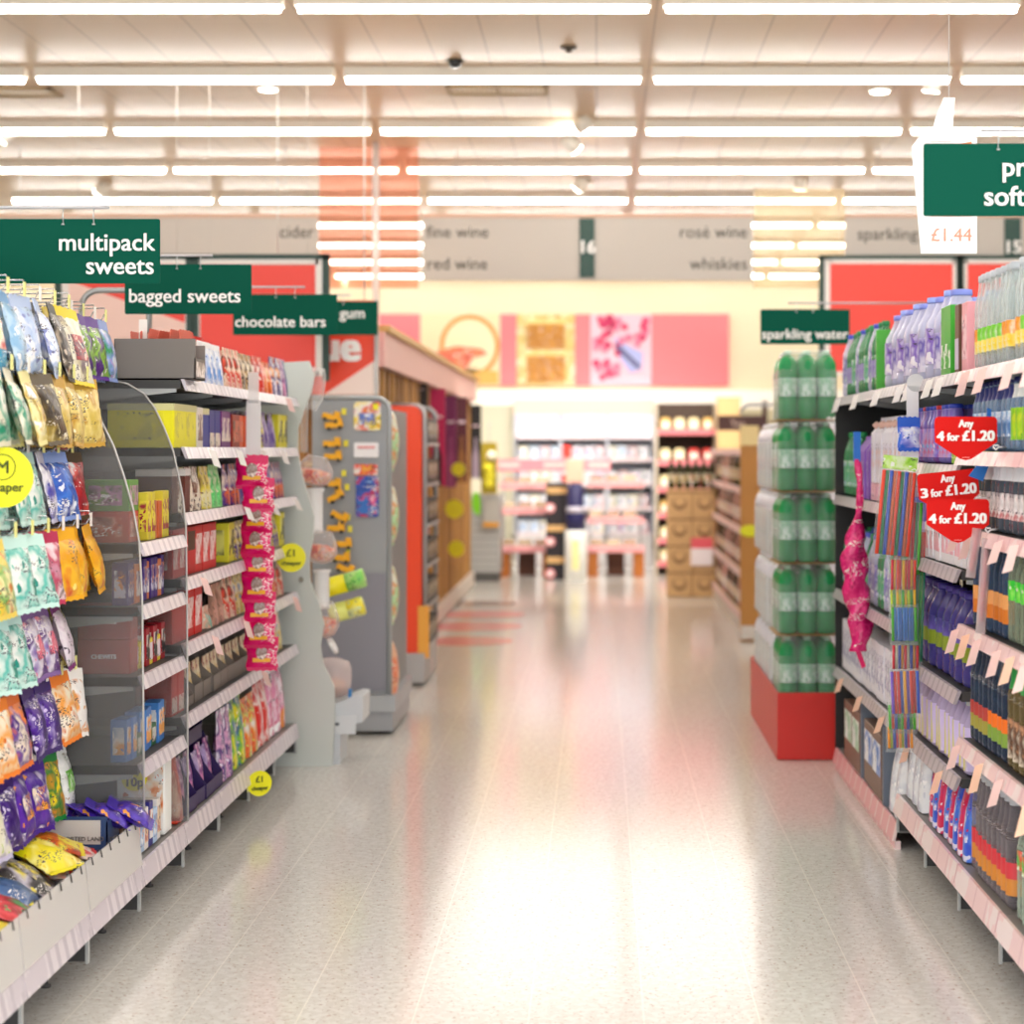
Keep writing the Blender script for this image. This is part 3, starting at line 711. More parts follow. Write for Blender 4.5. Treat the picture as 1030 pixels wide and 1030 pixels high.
BK = {
 'cy': bagkind('cyan sweet bag', ['#169fc9', '#2fb4d8', '#f4f2b8', '#ffffff'], '#1398c4', h=.225, print_=['#f6f0a8', '#e8e0d0', '#d06060']),
 'lb': bagkind('light blue sweet bag', ['#9cc6e6', '#c5def0', '#8db6dc', '#ffffff'], '#86b4e0', h=.215, t=.06, seed=1),
 'pb': bagkind('pale blue sweet bag', ['#cfe0f4', '#b6cbee', '#ffffff', '#8f9ad0'], '#c2d2f0', h=.215, t=.06, seed=2),
 'bk': bagkind('black and brown sweet bag', ['#221c1b', '#4a3a30', '#15110f', '#c9b9a4'], '#17110f', h=.22, seed=3),
 'cr': bagkind('cream sweet bag with yellow header', ['#e9e3cc', '#f3efe0', '#d9cfae', '#8a7a80'], '#f0d820', h=.23, seed=4, print_=['#efe8d4', '#c35a5a', '#5b5468']),
 'gs': bagkind('green and white striped sweet bag', ['#f0ead6', '#2fa888', '#f3efe2', '#1d9a78'], '#e8e2cc', seed=5, scale=9),
 'ye': bagkind('yellow sweet bag with a gold ring', ['#efe08a', '#f6efb8', '#d9b83a', '#ffffff'], '#f2e8a0', w=.16, seed=6, print_=['#d8b030', '#f2e27c', '#a9801c']),
 'br': bagkind('dark brown and olive sweet bag', ['#3d3226', '#6d5c34', '#b09a4c', '#e6dcb4'], '#5a4c2c', seed=7),
 'go': bagkind('gold sweet bag', ['#d8bf62', '#ecd98c', '#c79c3a', '#fbf3d2'], '#d0a848', seed=8, t=.05),
 'tw': bagkind('teal and white sweet bag', ['#f2f5f0', '#57c3b4', '#d8efe8', '#2b9d8e'], '#cfeee6', seed=9, scale=10),
 'lw': bagkind('lilac and white sweet bag', ['#e6e2f2', '#f6f4fa', '#6a64c0', '#2f3aa8'], '#dcdaf0', seed=10),
 'bl': bagkind('royal blue sweet bag', ['#2f62c4', '#4b86de', '#2447a0', '#f2f6ff'], '#8da7e0', seed=11, t=.06),
 're': bagkind('red star sweet bag', ['#b9242e', '#8e1a2a', '#e0564a', '#ffffff'], '#5c4a30', seed=12),
 'yg': bagkind('yellow and green sweet bag', ['#efd24c', '#8fc06a', '#f6eeb4', '#e08a30'], '#f0d860', seed=13),
 'pk': bagkind('pink sweet bag', ['#d9a0b4', '#c8506e', '#f2dce2', '#6b4a3a'], '#c23a62', seed=14),
 'gr': bagkind('gold and red sweet bag', ['#e8a81c', '#f6c63a', '#d83a2a', '#ffe98a'], '#f0b41e', seed=15, scale=8, t=.05),
 'pw': bagkind('purple and white sweet bag', ['#6a3f8c', '#e9e4f0', '#8f74b4', '#f08aa0'], '#8a6aa8', seed=16, print_=['#ec7f92', '#efe6ee', '#5a2c80']),
 'lp': bagkind('pale lilac sweet bag with purple tip', ['#e0d3de', '#f0e8ee', '#c8a8c4', '#5a4a5c'], '#8a2a80', seed=17),
 'ol': bagkind('olive sweet bag', ['#8e8440', '#a89c54', '#6c6430', '#d9d2a0'], '#9a9048', seed=18),
 'oc': bagkind('orange and cream sweet bag', ['#f2e6cc', '#f0a848', '#f8f2e2', '#e07a1c'], '#ee8a30', seed=19, scale=9),
 'op': bagkind('orange and purple sweet bag', ['#f0882a', '#6a4a9c', '#f2e4d0', '#4b2a80'], '#e67a28', seed=20),
 'pu': bagkind('deep purple sweet bag', ['#4a1f86', '#3a1670', '#5f35a0', '#d6cbe8'], '#3c1872', seed=21, t=.055),
 'wo': bagkind('white and orange sweet bag', ['#f6f3ee', '#f9f6f2', '#efa44a', '#e0b27c'], '#f4f0ea', seed=22, t=.05),
 'wg': bagkind('white sweet bag with green leaf print', ['#eef0ee', '#f6f7f4', '#dfe4de', '#c0aa90'], '#eef2ee', seed=23, print_=['#6cb83a', '#8fd058', '#f2f5ee']),
 'gy': bagkind('green and yellow sweet bag', ['#f0d818', '#2c8a3e', '#e8a020', '#1d6a2e'], '#1f8a40', seed=24),
 'cp': bagkind('cream and lilac sweet bag', ['#e8e4cc', '#f2efe0', '#a39ac0', '#c8d860'], '#c8c2d8', seed=25),
 'po': bagkind('purple bag with orange print', ['#6a37b0', '#4c2390', '#e9e2f2', '#f0a030'], '#4a2090', seed=26, print_=['#f0a53a', '#5c2da0', '#f6e7d0']),
 'pg': bagkind('purple and lime sweet bag', ['#5a2a80', '#9ccc3c', '#3f1c60', '#efe8f4'], '#6a3aa0', seed=27, h=.19),
 'wb': bagkind('white and blue green-dotted sweet bag', ['#e9ecf6', '#8fa6e0', '#2fa05a', '#c8a4d8'], '#9cb0e6', seed=28, h=.19),
}
ROWS = [  # from the grey divider towards the camera
 ['cr', 'bk', 'pb', 'pb', 'lb', 'cy', 'cy'],
 ['go', 'go', 'go', 'br', 'ye', 'gs', 'gs'],
 ['re', 'bl', 'lw', 'tw', 'tw', 'tw', 'cy'],
 ['gr', 'gr', 'gr', 'pk', 'tw', 'tw', 'yg'],
 ['ol', 'lp', 'pw', 'pw', 'tw', 'tw', 'cp'],
 ['wo', 'oc', 'pu', 'pu', 'op', 'oc', 'oc'],
 ['wg', 'gy', 'po', 'po', 'pu', 'cp', 'cp'],
]
ROWN = ['top', 'second', 'third', 'fourth', 'fifth', 'sixth', 'bottom']
for ri, row in enumerate(ROWS):
    for ci, kn in enumerate(row):
        k = BK[kn]; y = PEG_Y[ci]
        n = 3 if ci < 6 else 2
        if ri == 4 and ci == 0: n = 1
        for q in range(n):
            xt = XL + PEG_XT[ri] - .012 - q * .048 - (.05 if ri == 4 and ci == 0 else 0)
            pos = ['front', 'middle', 'rear'][q]
            lab = '%s, %s of %s peg from the divider, %s row' % (k.desc, pos, ORD[ci + 1], ROWN[ri])
            k.put((xt, y + R(-.008, .008), PEG_Z[ri] + .006), R(-.35, .18), lab, ry=-R(.14, .30) + q * .03, rx=R(-.07, .07))
for ci, kn in enumerate(['wb', 'pg', 'pg', 'wb']):
    for q in range(2):
        k = BK[kn]
        k.put((XL - .25 - q * .045, 6.28 + (-.22, -.08, .06, .2)[ci], 1.868), R(-.1, .1), '%s, %s of the %s peg behind the mesh divider' % (k.desc, ['front', 'rear'][q], ORD[ci + 1]), ry=-.2)
BK['pk'].put((XL - .29, 6.03, 1.646), 0, 'pink sweet bag hanging alone behind the first mesh divider', ry=-.15)

# base trays and loose bags at the floor level
tray_b = tag(thing('sweet_tray', 'dark blue sweet tray with a pale label behind the clear fence', 'tray', (-1.43, 5.79, .205)), 'dark blue sweet tray with a pale label behind the clear fence', 'tray')
tb = MB(); wx = .225
tb.box(-wx, 0, 0, .004, 0, .175); tb.box(-wx, 0, .14, .144, 0, .15); tb.box(-wx, -wx + .004, 0, .144, 0, .16); tb.box(-.004, 0, 0, .144, 0, .16); tb.box(-wx, 0, 0, .144, 0, .004)
tb.build('tray', plain('#2c4a78', .5), tray_b)
MB().box(-wx + .012, -.02, -.002, 0, .095, .165).build('pale_label', plain('#cfcac4', .5), tray_b)
txt('code_print', 'ASSORTED LAND   120', .018, plain('#77706c', .6), tray_b, (-wx + .075, -.004, .105), align='LEFT')
purp = bagkind('bright purple sweet bag', ['#4a2a9c', '#5a3ab8', '#38207c', '#e8a040'], '#4a2aa8', w=.13, h=.14, t=.06, seed=31)
for i, (x, y, z, lab) in enumerate(((-1.52, 5.87, .43, 'beside the tray label middle'), (-1.58, 5.86, .425, 'at the back end of the blue tray'), (-1.465, 5.88, .43, 'at the aisle end of the blue tray'), (-1.41, 5.93, .425, 'between blue tray and mesh divider'))):
    purp.put((x - .05, y, z - .02), R(-.6, .6), 'bright purple sweet bag ' + lab, ry=-1.0, rx=R(-.3, .3))
loose = [
 (bagkind('yellow noodle sweet bag', ['#f4e01c', '#f8ec50', '#d8641c', '#c04a1a'], '#f2de20', w=.20, h=.25, t=.06, seed=32, print_=['#d86a20', '#c2401c', '#f0c020']), -1.60, 5.55, .345, .3, 1.35, 'lying open over the loose sweets'),
 (bagkind('bright yellow sweet bag', ['#f6ea1e', '#f2e030', '#fff6a0', '#d8b818'], '#f8ec28', w=.16, h=.2, t=.06, seed=33), -1.53, 5.52, .345, -.4, 1.2, 'lying against the clear fence'),
 (bagkind('red and white sweet bag', ['#d83a3a', '#f2e8e2', '#c0282c', '#f0c040'], '#d03030', w=.2, h=.22, t=.05, seed=34), -1.54, 5.60, .30, .4, 1.4, 'lying below the blue tray label'),
 (bagkind('orange-red sweet bag', ['#e2421e', '#c8321a', '#f07030', '#f6d0a0'], '#e0401c', w=.16, h=.2, t=.05, seed=35), -1.64, 5.62, .33, -.3, 1.4, 'lying behind the yellow noodle bag'),
 (bagkind('black and silver sweet bag', ['#1b1718', '#4a4248', '#c8c2cc', '#e8d860'], '#201c1e', w=.2, h=.25, t=.07, seed=36, print_=['#d8d4da', '#8a8290', '#f0e060', '#1c1818']), -1.58, 5.32, .335, .2, 1.1, 'lying in front of the yellow bags'),
 (bagkind('steel blue sweet box pouch', ['#4a6c9c', '#5a7eae', '#3c5c8c'], '#4a6c9c', w=.2, h=.2, t=.09, seed=37), -1.55, 5.16, .30, .1, 1.2, 'low beside the black silver bag'),
 (bagkind('red sweet bag with green flecks', ['#cc2a34', '#e0505a', '#a81c28', '#4aa860'], '#d03038', w=.2, h=.24, t=.07, seed=38), -1.55, 5.04, .30, .2, 1.2, 'lowest at the picture edge'),
 (bagkind('lime sweet bag', ['#9cc828', '#c8e060', '#6a9a20'], '#a8d030', w=.16, h=.2, t=.05, seed=39), -1.66, 5.42, .36, .2, 1.0, 'behind the black silver bag'),
]
for k, x, y, z, rz, ry, lab in loose:
    k.group = 'loose sweet bags'; k.put((x - .1, y, z + .03), rz, k.desc + ' ' + lab, ry=-ry - PI * 0)
for i in range(10):
    x = -1.56 - .06 * (i % 3); y = 4.80 + .11 * i
    k = loose[(i * 3) % 8][0]
    k.put((x - .12, y, .30), R(-.5, .5), '%s, %s in the under layer along the clear fence' % (k.desc, ORD[i + 1]), ry=-1.45)
# round yellow "cheaper" tag
def round_tag(loc, r, label, words, ring=None, rz=0.0):
    t = thing('round_price_tag', label, 'price tag', loc, rz, 'round yellow price tags')
    MB().lathe([(r, -.0015), (r, .0015)], 32).build('disc', plain('#f2ee0a', .45), t, rot=(PI / 2, 0, 0))
    ink = plain('#4a5a18', .6)
    for s, size, z in words: txt('lettering', s, size, ink, t, (0, -.003, z), align='CENTER', bold=.0004)
    if ring:
        q = MB(); q.tube([(ring * math.cos(a * PI / 16), -.003, ring * math.sin(a * PI / 16) + r * .33) for a in range(33)], .0012, 5); q.build('ring', ink, t)
    return t
p = W(3, 480, 5.02)
t = round_tag(p, .077, 'large round yellow tag reading M cheaper at the picture edge', [('M', .046, .010), ('cheaper', .033, -.036)], .032)
MB().tube([(0, .004, .07), (-.04, .02, .075), (-.12, .03, .08)], .002, 5).build('clip_wire', plain('#d8d8d8', .3, .5), t)
for px, py, X, r, lab, rz in ((293, 561, -1.335, .063, 'round yellow tag beside the wavy sweet dispenser', .1), (261, 788, -1.33, .05, 'round yellow tag hanging at the base price rail', .5)):
    Y = F * X / (px - CX)
    t = round_tag(W(px, py, Y), r, lab, [('£1', r * .7, .1 * r), ('cheaper', r * .42, -.5 * r)], rz=rz)
    MB().box(-r * 1.0, -r * .3, .002, .004, -.03, .02).build('clip', paper_y, t)

# ------------------------------------------------------------------ chewy sweets bay
CX_ = XL - .055
def solo(k, x, y, z, lab, side=-1, rz=0, group=None): return k.put((x, y, z), (0 if side < 0 else PI) + rz, lab, group)
spark = printed(['#cfd8c0', '#b05080', '#3f7a40'], 30)
solo(carton('x', .12, .145, .095, '#6ea04a', printed(['#6ea04a', '#cf9ac0', '#4a5a40'], 26), words='ooo', name='sweet_box'), CX_, 6.10, 1.262, 'green sweet box on top of a red box behind the mesh')
solo(carton('x', .12, .145, .095, '#c2483c', printed(['#c2483c', '#e0a090', '#8a3028'], 22), name='sweet_box'), CX_, 6.10, 1.166, 'red sweet box under the green box behind the mesh')
yb = carton('slim yellow sweet box', .05, .03, .15, '#d8c83a', printed(['#e8d84a', '#a03040'], 20), name='sweet_box')
fill(-1, CX_ + .02, 1.166, 6.19, 6.56, [(yb, 2), (carton('slim orange sweet box', .05, .03, .12, '#c8642c', name='sweet_box'), 2)], 'the upper chewy sweets shelf')
ch1 = carton('x', .10, .16, .105, '#b8423c', None, words='CHEWITS', name='sweet_box', group='chewy boxes')
solo(ch1, CX_, 6.10, .766, 'dull red sweet box with raised lettering, lower of two')
solo(ch1, CX_, 6.10, .872, 'dull red sweet box with raised lettering, on its twin')
pb_ = carton('purple and white sweet box', .045, .05, .13, '#4a2c86', printed(['#e8e4f0', '#4a2c86', '#f0a060'], 18), name='sweet_box')
ob_ = carton('orange and white sweet box', .045, .05, .12, '#e0864a', printed(['#f4ece4', '#5a3a90'], 18), name='sweet_box')
fill(-1, CX_, .976, 6.02, 6.56, [(pb_, 2), (ob_, 1)], 'the second chewy sweets shelf')
rb_ = carton('red and black sweet box', .05, .05, .12, '#a82430', printed(['#1c1818', '#e8e0d8', '#a82430'], 14), name='sweet_box')
py_ = carton('pink and yellow sweet box', .05, .05, .085, '#f0dc48', printed(['#f6e8f0', '#e070a0', '#f0dc48'], 16), name='sweet_box')
fill(-1, CX_, .766, 6.20, 6.56, [(py_, 1), (rb_, 1)], 'the third chewy sweets shelf')
gb_ = carton('green and red sweet box', .06, .05, .07, '#2c6a34', printed(['#e0dcd0', '#2c6a34', '#c83828'], 14), name='sweet_box')
bb_ = carton('blue and orange sweet box', .05, .05, .13, '#4a86c8', printed(['#f0a848', '#f4efe6', '#4a86c8'], 14), name='sweet_box')
fill(-1, CX_, .501, 6.02, 6.56, [(bb_, 2), (gb_, 1), (bb_, 1)], 'the lowest chewy sweets shelf')
b10 = thing('sweet_box', 'white sweet box with round yellow sticker reading only 10p', 'carton', (XL - .03, 6.47, .205))
MB().box(-.155, 0, -.05, .05, 0, .25, .003).build('box', plain('#f3f3ee', .4), b10)
MB().box(-.135, -.006, -.0525, -.05, .01, .225).build('printed_panel', printed(['#f2f0ec', '#f4f2ee', '#f0d8c0', '#e08040'], 16, .4, 0), b10)
MB().lathe([(.042, 0), (.042, .002)], 24).build('round_sticker', plain('#f4e812', .4), b10, (-.098, -.053, .185), (PI / 2, 0, 0))
txt('lettering', 'only', .022, plain('#1e1c14'), b10, (-.098, -.056, .196), align='CENTER', bold=.0006)
txt('price', '10p', .042, plain('#1e1c14'), b10, (-.098, -.056, .158), align='CENTER', bold=.0015)
bars = [carton('navy-edged sweet bar tray', .05, .12, .14, '#35308c', printed(['#e8e4e0', '#c8763c', '#35308c'], 16), name='bar_tray'),
        carton('white and rust sweet bar tray', .05, .12, .13, '#e9e2dc', printed(['#b84a34', '#e8c8a0', '#6a3a30'], 18), name='bar_tray'),
        carton('pale blue sweet bar tray', .05, .12, .11, '#b8cfe6', printed(['#e8eef4', '#7aa0cc', '#e0a060'], 18), name='bar_tray')]
fill(-1, XL - .035, .205, 6.0, 6.40, [(bars[1], 1), (bars[0], 1), (bars[2], 1)], 'the base of the chewy sweets bay')

# ------------------------------------------------------------------ chocolate shelves
XC = XL - .045
def sp(desc, cols, w, h, seal=None, label=None, d=.05, scale=13, seed=0):
    return standpack(desc, w, d, h, printed(cols, scale, .3, .3, seed=seed), printed(label, 20, .3, .1) if label else None, seal, 'chocolate_pack', 'chocolate pack', 'chocolate packs')
K = {}
K['bluewhite'] = sp('blue and white chocolate pack', ['#3f86d6', '#f2f4f8', '#5a9ae0', '#1f3f9c'], .105, .135, '#f4f4f6', scale=10)
K['creamstrip'] = sp('cream chocolate pack with a dark band', ['#efe4d6', '#d8c0a8', '#2a2c58'], .10, .13)
K['redcocoa'] = sp('red and cocoa chocolate pack', ['#d8382c', '#f0d8c0', '#8a3a28', '#e8604a'], .10, .135)
K['cocoa'] = sp('brown and gold chocolate pack', ['#3c2418', '#d6b684', '#5a3a24', '#f0e2c4'], .10, .13)
K['red'] = sp('bright red chocolate pack', ['#dd2a22', '#e8503c', '#c01c1c', '#f6e8e0'], .10, .135)
K['oranger'] = sp('orange and red chocolate pack', ['#f08a2c', '#e85a2a', '#f6d8b0'], .10, .12)
K['purplew'] = sp('white and navy chocolate pack', ['#e8e2f0', '#32308c', '#f0a850', '#f6f2f6'], .11, .15)
K['pinkp'] = sp('pink and purple chocolate pack', ['#e8a0c8', '#8a3a90', '#f6e4ee'], .09, .15)
K['bluelean'] = sp('slim slate blue chocolate pack', ['#3a4a8c', '#6a7ab0', '#8a8a90'], .08, .15)
K['yellowc'] = carton('yellow chocolate carton', .20, .22, .145, '#f2ea10', printed(['#f2ea10', '#f2ea10', '#d8d04a'], 8, .4, 0), flap='#d8d49c', name='chocolate_carton')
K['cocoacream'] = carton('cream and cocoa chocolate carton', .10, .12, .145, '#efe6d8', printed(['#7a4a3a', '#efe4d4', '#5a2c4a'], 16), name='chocolate_carton')
K['navyc'] = carton('navy chocolate carton with cream top', .13, .12, .14, '#2c3f9c', None, flap='#d9d2a4', name='chocolate_carton')
K['navycream'] = carton('navy and cream chocolate carton', .10, .12, .14, '#3a3a90', printed(['#efe0cc', '#b07a90', '#efe4d8'], 16), lz=(.02, .4), name='chocolate_carton')
K['plumc'] = carton('plum and cream chocolate carton', .10, .12, .14, '#7a2a80', printed(['#efe0d4', '#7a2a80', '#c8a0b8'], 16), name='chocolate_carton')
K['rust'] = carton('rust red chocolate carton', .15, .12, .13, '#a8321c', printed(['#8a2416', '#d8603a', '#3a1a14'], 12), name='chocolate_carton')
K['orangec'] = carton('orange chocolate carton', .11, .12, .13, '#ee6a3c', printed(['#f07a4a', '#d84a2a'], 10), name='chocolate_carton')
K['purplep'] = sp('purple striped chocolate pack', ['#4c2a86', '#b8a4d4', '#5a3a94', '#e8dcf0'], .095, .135, scale=10)
K['purpley'] = sp('purple and yellow chocolate pack', ['#5a2f90', '#e8d850', '#46227c', '#f0ead0'], .10, .13)
K['yellowblk'] = carton('yellow chocolate carton with black handle', .13, .12, .15, '#ece23a', printed(['#ece23a', '#24201a', '#f2ec80'], 7, .4, 0), name='chocolate_carton')
K['brownc'] = carton('brown chocolate carton with white top panel', .10, .12, .145, '#6a3222', None, flap='#efe9e4', name='chocolate_carton')
K['creamring'] = sp('cream chocolate pack with brown rings', ['#efe4d2', '#8a5a44', '#f4ecde', '#5a3428'], .10, .135, scale=15)
K['lemon'] = sp('lemon and cream chocolate pack', ['#efe9c0', '#e8d84a', '#8a6a54'], .08, .135)
K['mint'] = sp('mint green chocolate pack', ['#6ad87c', '#a4e8a4', '#4ab860', '#f0ead0'], .09, .14)
K['orangep'] = sp('orange and purple chocolate pack', ['#ee7a3c', '#5a3a94', '#f4e0d0'], .09, .14)
K['redcart'] = carton('red chocolate carton with white stripe', .12, .12, .165, '#d8281e', printed(['#e04030', '#f6e4de', '#c81e1a'], 9), name='chocolate_carton')
K['redbrown'] = carton('red carton with brown open front', .12, .12, .165, '#c8261e', plain('#5a3a1c'), lz=(.5, .9), name='chocolate_carton')
K['redwhite'] = carton('big red carton with white lid', .22, .20, .155, '#d62c1c', None, flap='#f0efe8', name='chocolate_carton')
K['tealp'] = sp('teal and peach chocolate pack', ['#6ac0b0', '#e8b8a0', '#e8e0d0'], .12, .06)
K['peachp'] = sp('peach chocolate pack leaning back', ['#d8a898', '#b88a78', '#8a6a5a'], .12, .13)
K['goldcream'] = sp('gold and cream chocolate pack', ['#e8d8a0', '#d8b860', '#f4ecd4', '#8aa0d0'], .10, .14)
K['goldbar'] = sp('small gold chocolate bar', ['#e8cc8c', '#f0e4c4', '#a83a30'], .06, .10, d=.03)
K['redbar'] = sp('small dark red chocolate bar', ['#8a1c24', '#b83a38', '#e8d0c0'], .06, .07, d=.03)
greybrown = plain('#857c74', .6)
K['greytray'] = tray('grey-brown display tray', .15, .16, .17, greybrown, [(K['goldbar'], -.03, -.03, .01), (K['goldbar'], -.03, .035, .012), (K['goldbar'], -.08, .0, .03)], low=.35)
K['greytrayr'] = tray('grey-brown display tray with red bars', .15, .16, .17, greybrown, [(K['redbar'], -.03, -.03, .01), (K['redbar'], -.03, .035, .012)], low=.2)
K['redslim'] = carton('slim red chocolate carton', .09, .12, .175, '#d6281e', printed(['#e87060', '#f4e6dc', '#c8241c'], 12), lz=(.05, .35), name='chocolate_carton')
K['whiteorange'] = sp('white and orange chocolate pack', ['#f2f0ee', '#e8843c', '#f6f2ee'], .09, .14)
sh = lambda n: 'the %s chocolate shelf' % n
# top shelf: the grey display box and what stands in it
gbx = thing('display_box', 'large plain grey cardboard box on the top chocolate shelf', 'box', (XL + .03, 6.61, 1.683))
g = MB(); wd = .27
g.box(-wd, 0, 0, .004, 0, .135); g.box(-wd, 0, .16, .164, 0, .12); g.box(-wd, -wd + .004, 0, .164, 0, .13); g.box(-.004, 0, 0, .164, 0, .07); g.box(-wd, 0, 0, .164, 0, .004)
g.build('box', plain('#857f7a', .65), gbx)
MB().box(-.002, .001, .01, .15, .01, .06).build('front_print', printed(['#e8e4e0', '#8a8478'], 12), gbx)
rwb = bagkind('red and cream pouch', ['#d84a3c', '#efe0cc', '#8a5a48', '#f6ece4'], '#d86a54', w=.12, h=.13, t=.05, seed=41)
for i in range(6):
    rwb.put((XL - .02 - .034 * i, 6.69 + .006 * (i % 3), 1.85 + R(-.012, .004)), R(-.15, .15), 'red and cream pouch poking out of the grey box, %s from the aisle' % ORD[i + 1], ry=R(-.3, .3))
tick = thing('shelf_ticket', 'small white ticket standing on the grey display box', 'ticket', (XL - .155, 6.66, 1.81))
MB().box(-.014, .014, -.002, 0, 0, .075).build('card', paper, tick)
XC0 = XC; XC = XL - .02
y = fill(-1, XC, 1.68, 6.88, 6.99, [(K['creamstrip'], 1)], sh('top'))
y = fill(-1, XC, 1.68, 6.99, 7.45, [(K['bluewhite'], 4)], sh('top'), rows=2)
y = fill(-1, XC, 1.68, 7.47, 7.79, [(K['redcocoa'], 3)], sh('top'), rows=2)
y = fill(-1, XC, 1.68, 7.79, 8.11, [(K['cocoa'], 3)], sh('top'), rows=2)
y = fill(-1, XC, 1.68, 8.11, 8.55, [(K['red'], 2), (K['oranger'], 2)], sh('top'), rows=2)
y = fill(-1, XC, 1.68, 8.55, 9.03, [(K['purplew'], 2), (K['pinkp'], 1), (K['bluelean'], 2)], sh('top'))
hd = thing('header_card', 'bright red crinkled header card above the red packs', 'card', (XL - .145, 7.62, 1.80))
MB().grid(lambda u, v: (-.02 + .012 * math.sin(14 * u), -.2 + .42 * u, .03 + .06 * v - .02 * u), 12, 4).build('card', plain('#e3221c', .4), hd)
MB().box(-.03, -.026, -.2, .2, -.11, .05).build('backing', plain('#c41e1a', .5), hd)
XC = XC0
y = fill(-1, XC, 1.455, 6.60, 7.02, [(K['yellowc'], 2)], sh('second'))
y = fill(-1, XC, 1.455, 7.02, 7.12, [(K['cocoacream'], 1)], sh('second')); y = fill(-1, XC, 1.455, 7.03 + .08, 8.05, [(K['navyc'], 1), (K['navycream'], 2), (K['plumc'], 2), (K['rust'], 1), (K['orangec'], 2)], sh('second'))
y = fill(-1, XC, 1.455, 8.08, 8.62, [(K['purplep'], 3), (K['purpley'], 1)], sh('second'), rows=2); fill(-1, XC, 1.455, 8.66, 9.03, [(K['purplep'], 1), (K['yellowblk'], 2)], sh('second'))
y = fill(-1, XC, 1.235, 6.60, 7.05, [(K['brownc'], 1), (K['creamring'], 1), (K['brownc'], 1), (K['creamring'], 1)], sh('third')); y = fill(-1, XC, 1.235, 7.03, 7.55, [(K['creamring'], 1), (K['lemon'], 2), (K['mint'], 2), (K['lemon'], 1)], sh('third'))
fill(-1, XC, 1.235, 7.6, 9.03, [(K['orangep'], 3), (K['purplep'], 2), (K['purpley'], 4), (K['purplep'], 2)], sh('third'))
fill(-1, XC, 1.018, 6.60, 7.4, [(K['redcart'], 2), (K['redbrown'], 1), (K['redcart'], 2)], sh('fourth')); fill(-1, XC, 1.018, 7.6, 9.03, [(K['yellowblk'], 1), (K['purpley'], 3), (K['purplep'], 3), (K['orangep'], 1), (K['purplep'], 2), (K['purpley'], 2)], sh('fourth'))
fill(-1, XC, .80, 6.60, 6.83, [(K['redwhite'], 1)], sh('fifth')); fill(-1, XC, .80, 6.85, 7.2, [(K['redcart'], 3)], sh('fifth')); fill(-1, XC, .80, 7.2, 7.6, [(K['tealp'], 1), (K['peachp'], 2)], sh('fifth')); fill(-1, XC, .80, 7.6, 9.03, [(K['redcocoa'], 2), (K['goldcream'], 4), (K['creamring'], 2), (K['whiteorange'], 1), (K['oranger'], 2)], sh('fifth'))
fill(-1, XC, .56, 6.60, 6.8, [(K['redslim'], 2)], sh('sixth')); fill(-1, XC, .56, 6.81, 7.0, [(K['greytrayr'], 1)], sh('sixth')); fill(-1, XC, .56, 6.98, 8.4, [(K['greytray'], 8)], sh('sixth')); fill(-1, XC, .56, 8.42, 9.03, [(K['whiteorange'], 2), (K['redcart'], 1), (K['goldcream'], 2)], sh('sixth'))
# base level
big = lambda desc, cols, w, h, seed: standpack(desc, w, .07, h, printed(cols, 10, .3, .3, seed=seed), None, None, 'snack_bag', 'snack bag', 'base shelf snack bags')
Bq = [big('yellow and lime snack bag', ['#e8e030', '#8ac83c', '#2c6ab0', '#f6f2d0'], .15, .26, 51), big('white and orange snack bag', ['#f2efe8', '#f0a040', '#e85a3c', '#d8e070'], .15, .22, 52),
      big('red and white snack bag', ['#e2443c', '#f4e8e4', '#d0303c', '#f0a0a0'], .14, .24, 53), big('pink snack bag', ['#e8a0c0', '#f4dce8', '#d84a8a', '#ffffff'], .14, .27, 54), big('orange-topped pink snack bag', ['#f0a050', '#e890b8', '#f6e8f0'], .12, .28, 55), big('lime green snack bag', ['#7ac83c', '#b4e070', '#4a9a2c'], .10, .25, 56)]
pt = tray('purple display tray', .16, .16, .20, plain('#2f1a5c', .5), [(K['purplep'], -.03, -.03, .01), (K['pinkp'], -.035, .045, .01)], low=.25)
fill(-1, XL - .03, .205, 6.60, 6.75, [(big('glossy red sharing bag', ['#d8402c', '#f06a4a', '#b82a20', '#f6d0b8'], .13, .20, 57), 1)], 'the chocolate base shelf')
fill(-1, XL - .03, .205, 6.75, 7.42, [(pt, 4)], 'the chocolate base shelf')
fill(-1, XL - .03, .205, 7.42, 7.66, [(sp('tall purple and pink chocolate pack', ['#5a2f90', '#e0b0d0', '#46227c', '#f0e8f4'], .11, .25), 2)], 'the chocolate base shelf')
ptop = thing('display_tray', 'dark purple tray with a grey window above the base packs', 'tray', (XL - .06, 6.62, .415))
MB().box(-.20, 0, 0, .55, 0, .006).build('tray', plain('#2b1750', .5), ptop)
m = MB(); m.box(-.20, 0, 0, .005, .006, .11); m.box(-.005, 0, 0, .55, .006, .05); m.box(-.20, 0, .545, .55, .006, .11); m.build('sides', plain('#2b1750', .5), ptop)
MB().box(-.16, -.03, -.003, 0, .02, .075).build('grey_window', banded('#8a8898', '#5a5670', 'x', .012, .5), ptop)
fill(-1, XL - .04, .205, 7.68, 9.04, [(Bq[0], 2), (Bq[1], 2), (Bq[2], 2), (Bq[3], 2), (Bq[4], 1), (Bq[5], 1)], 'the chocolate base shelf')
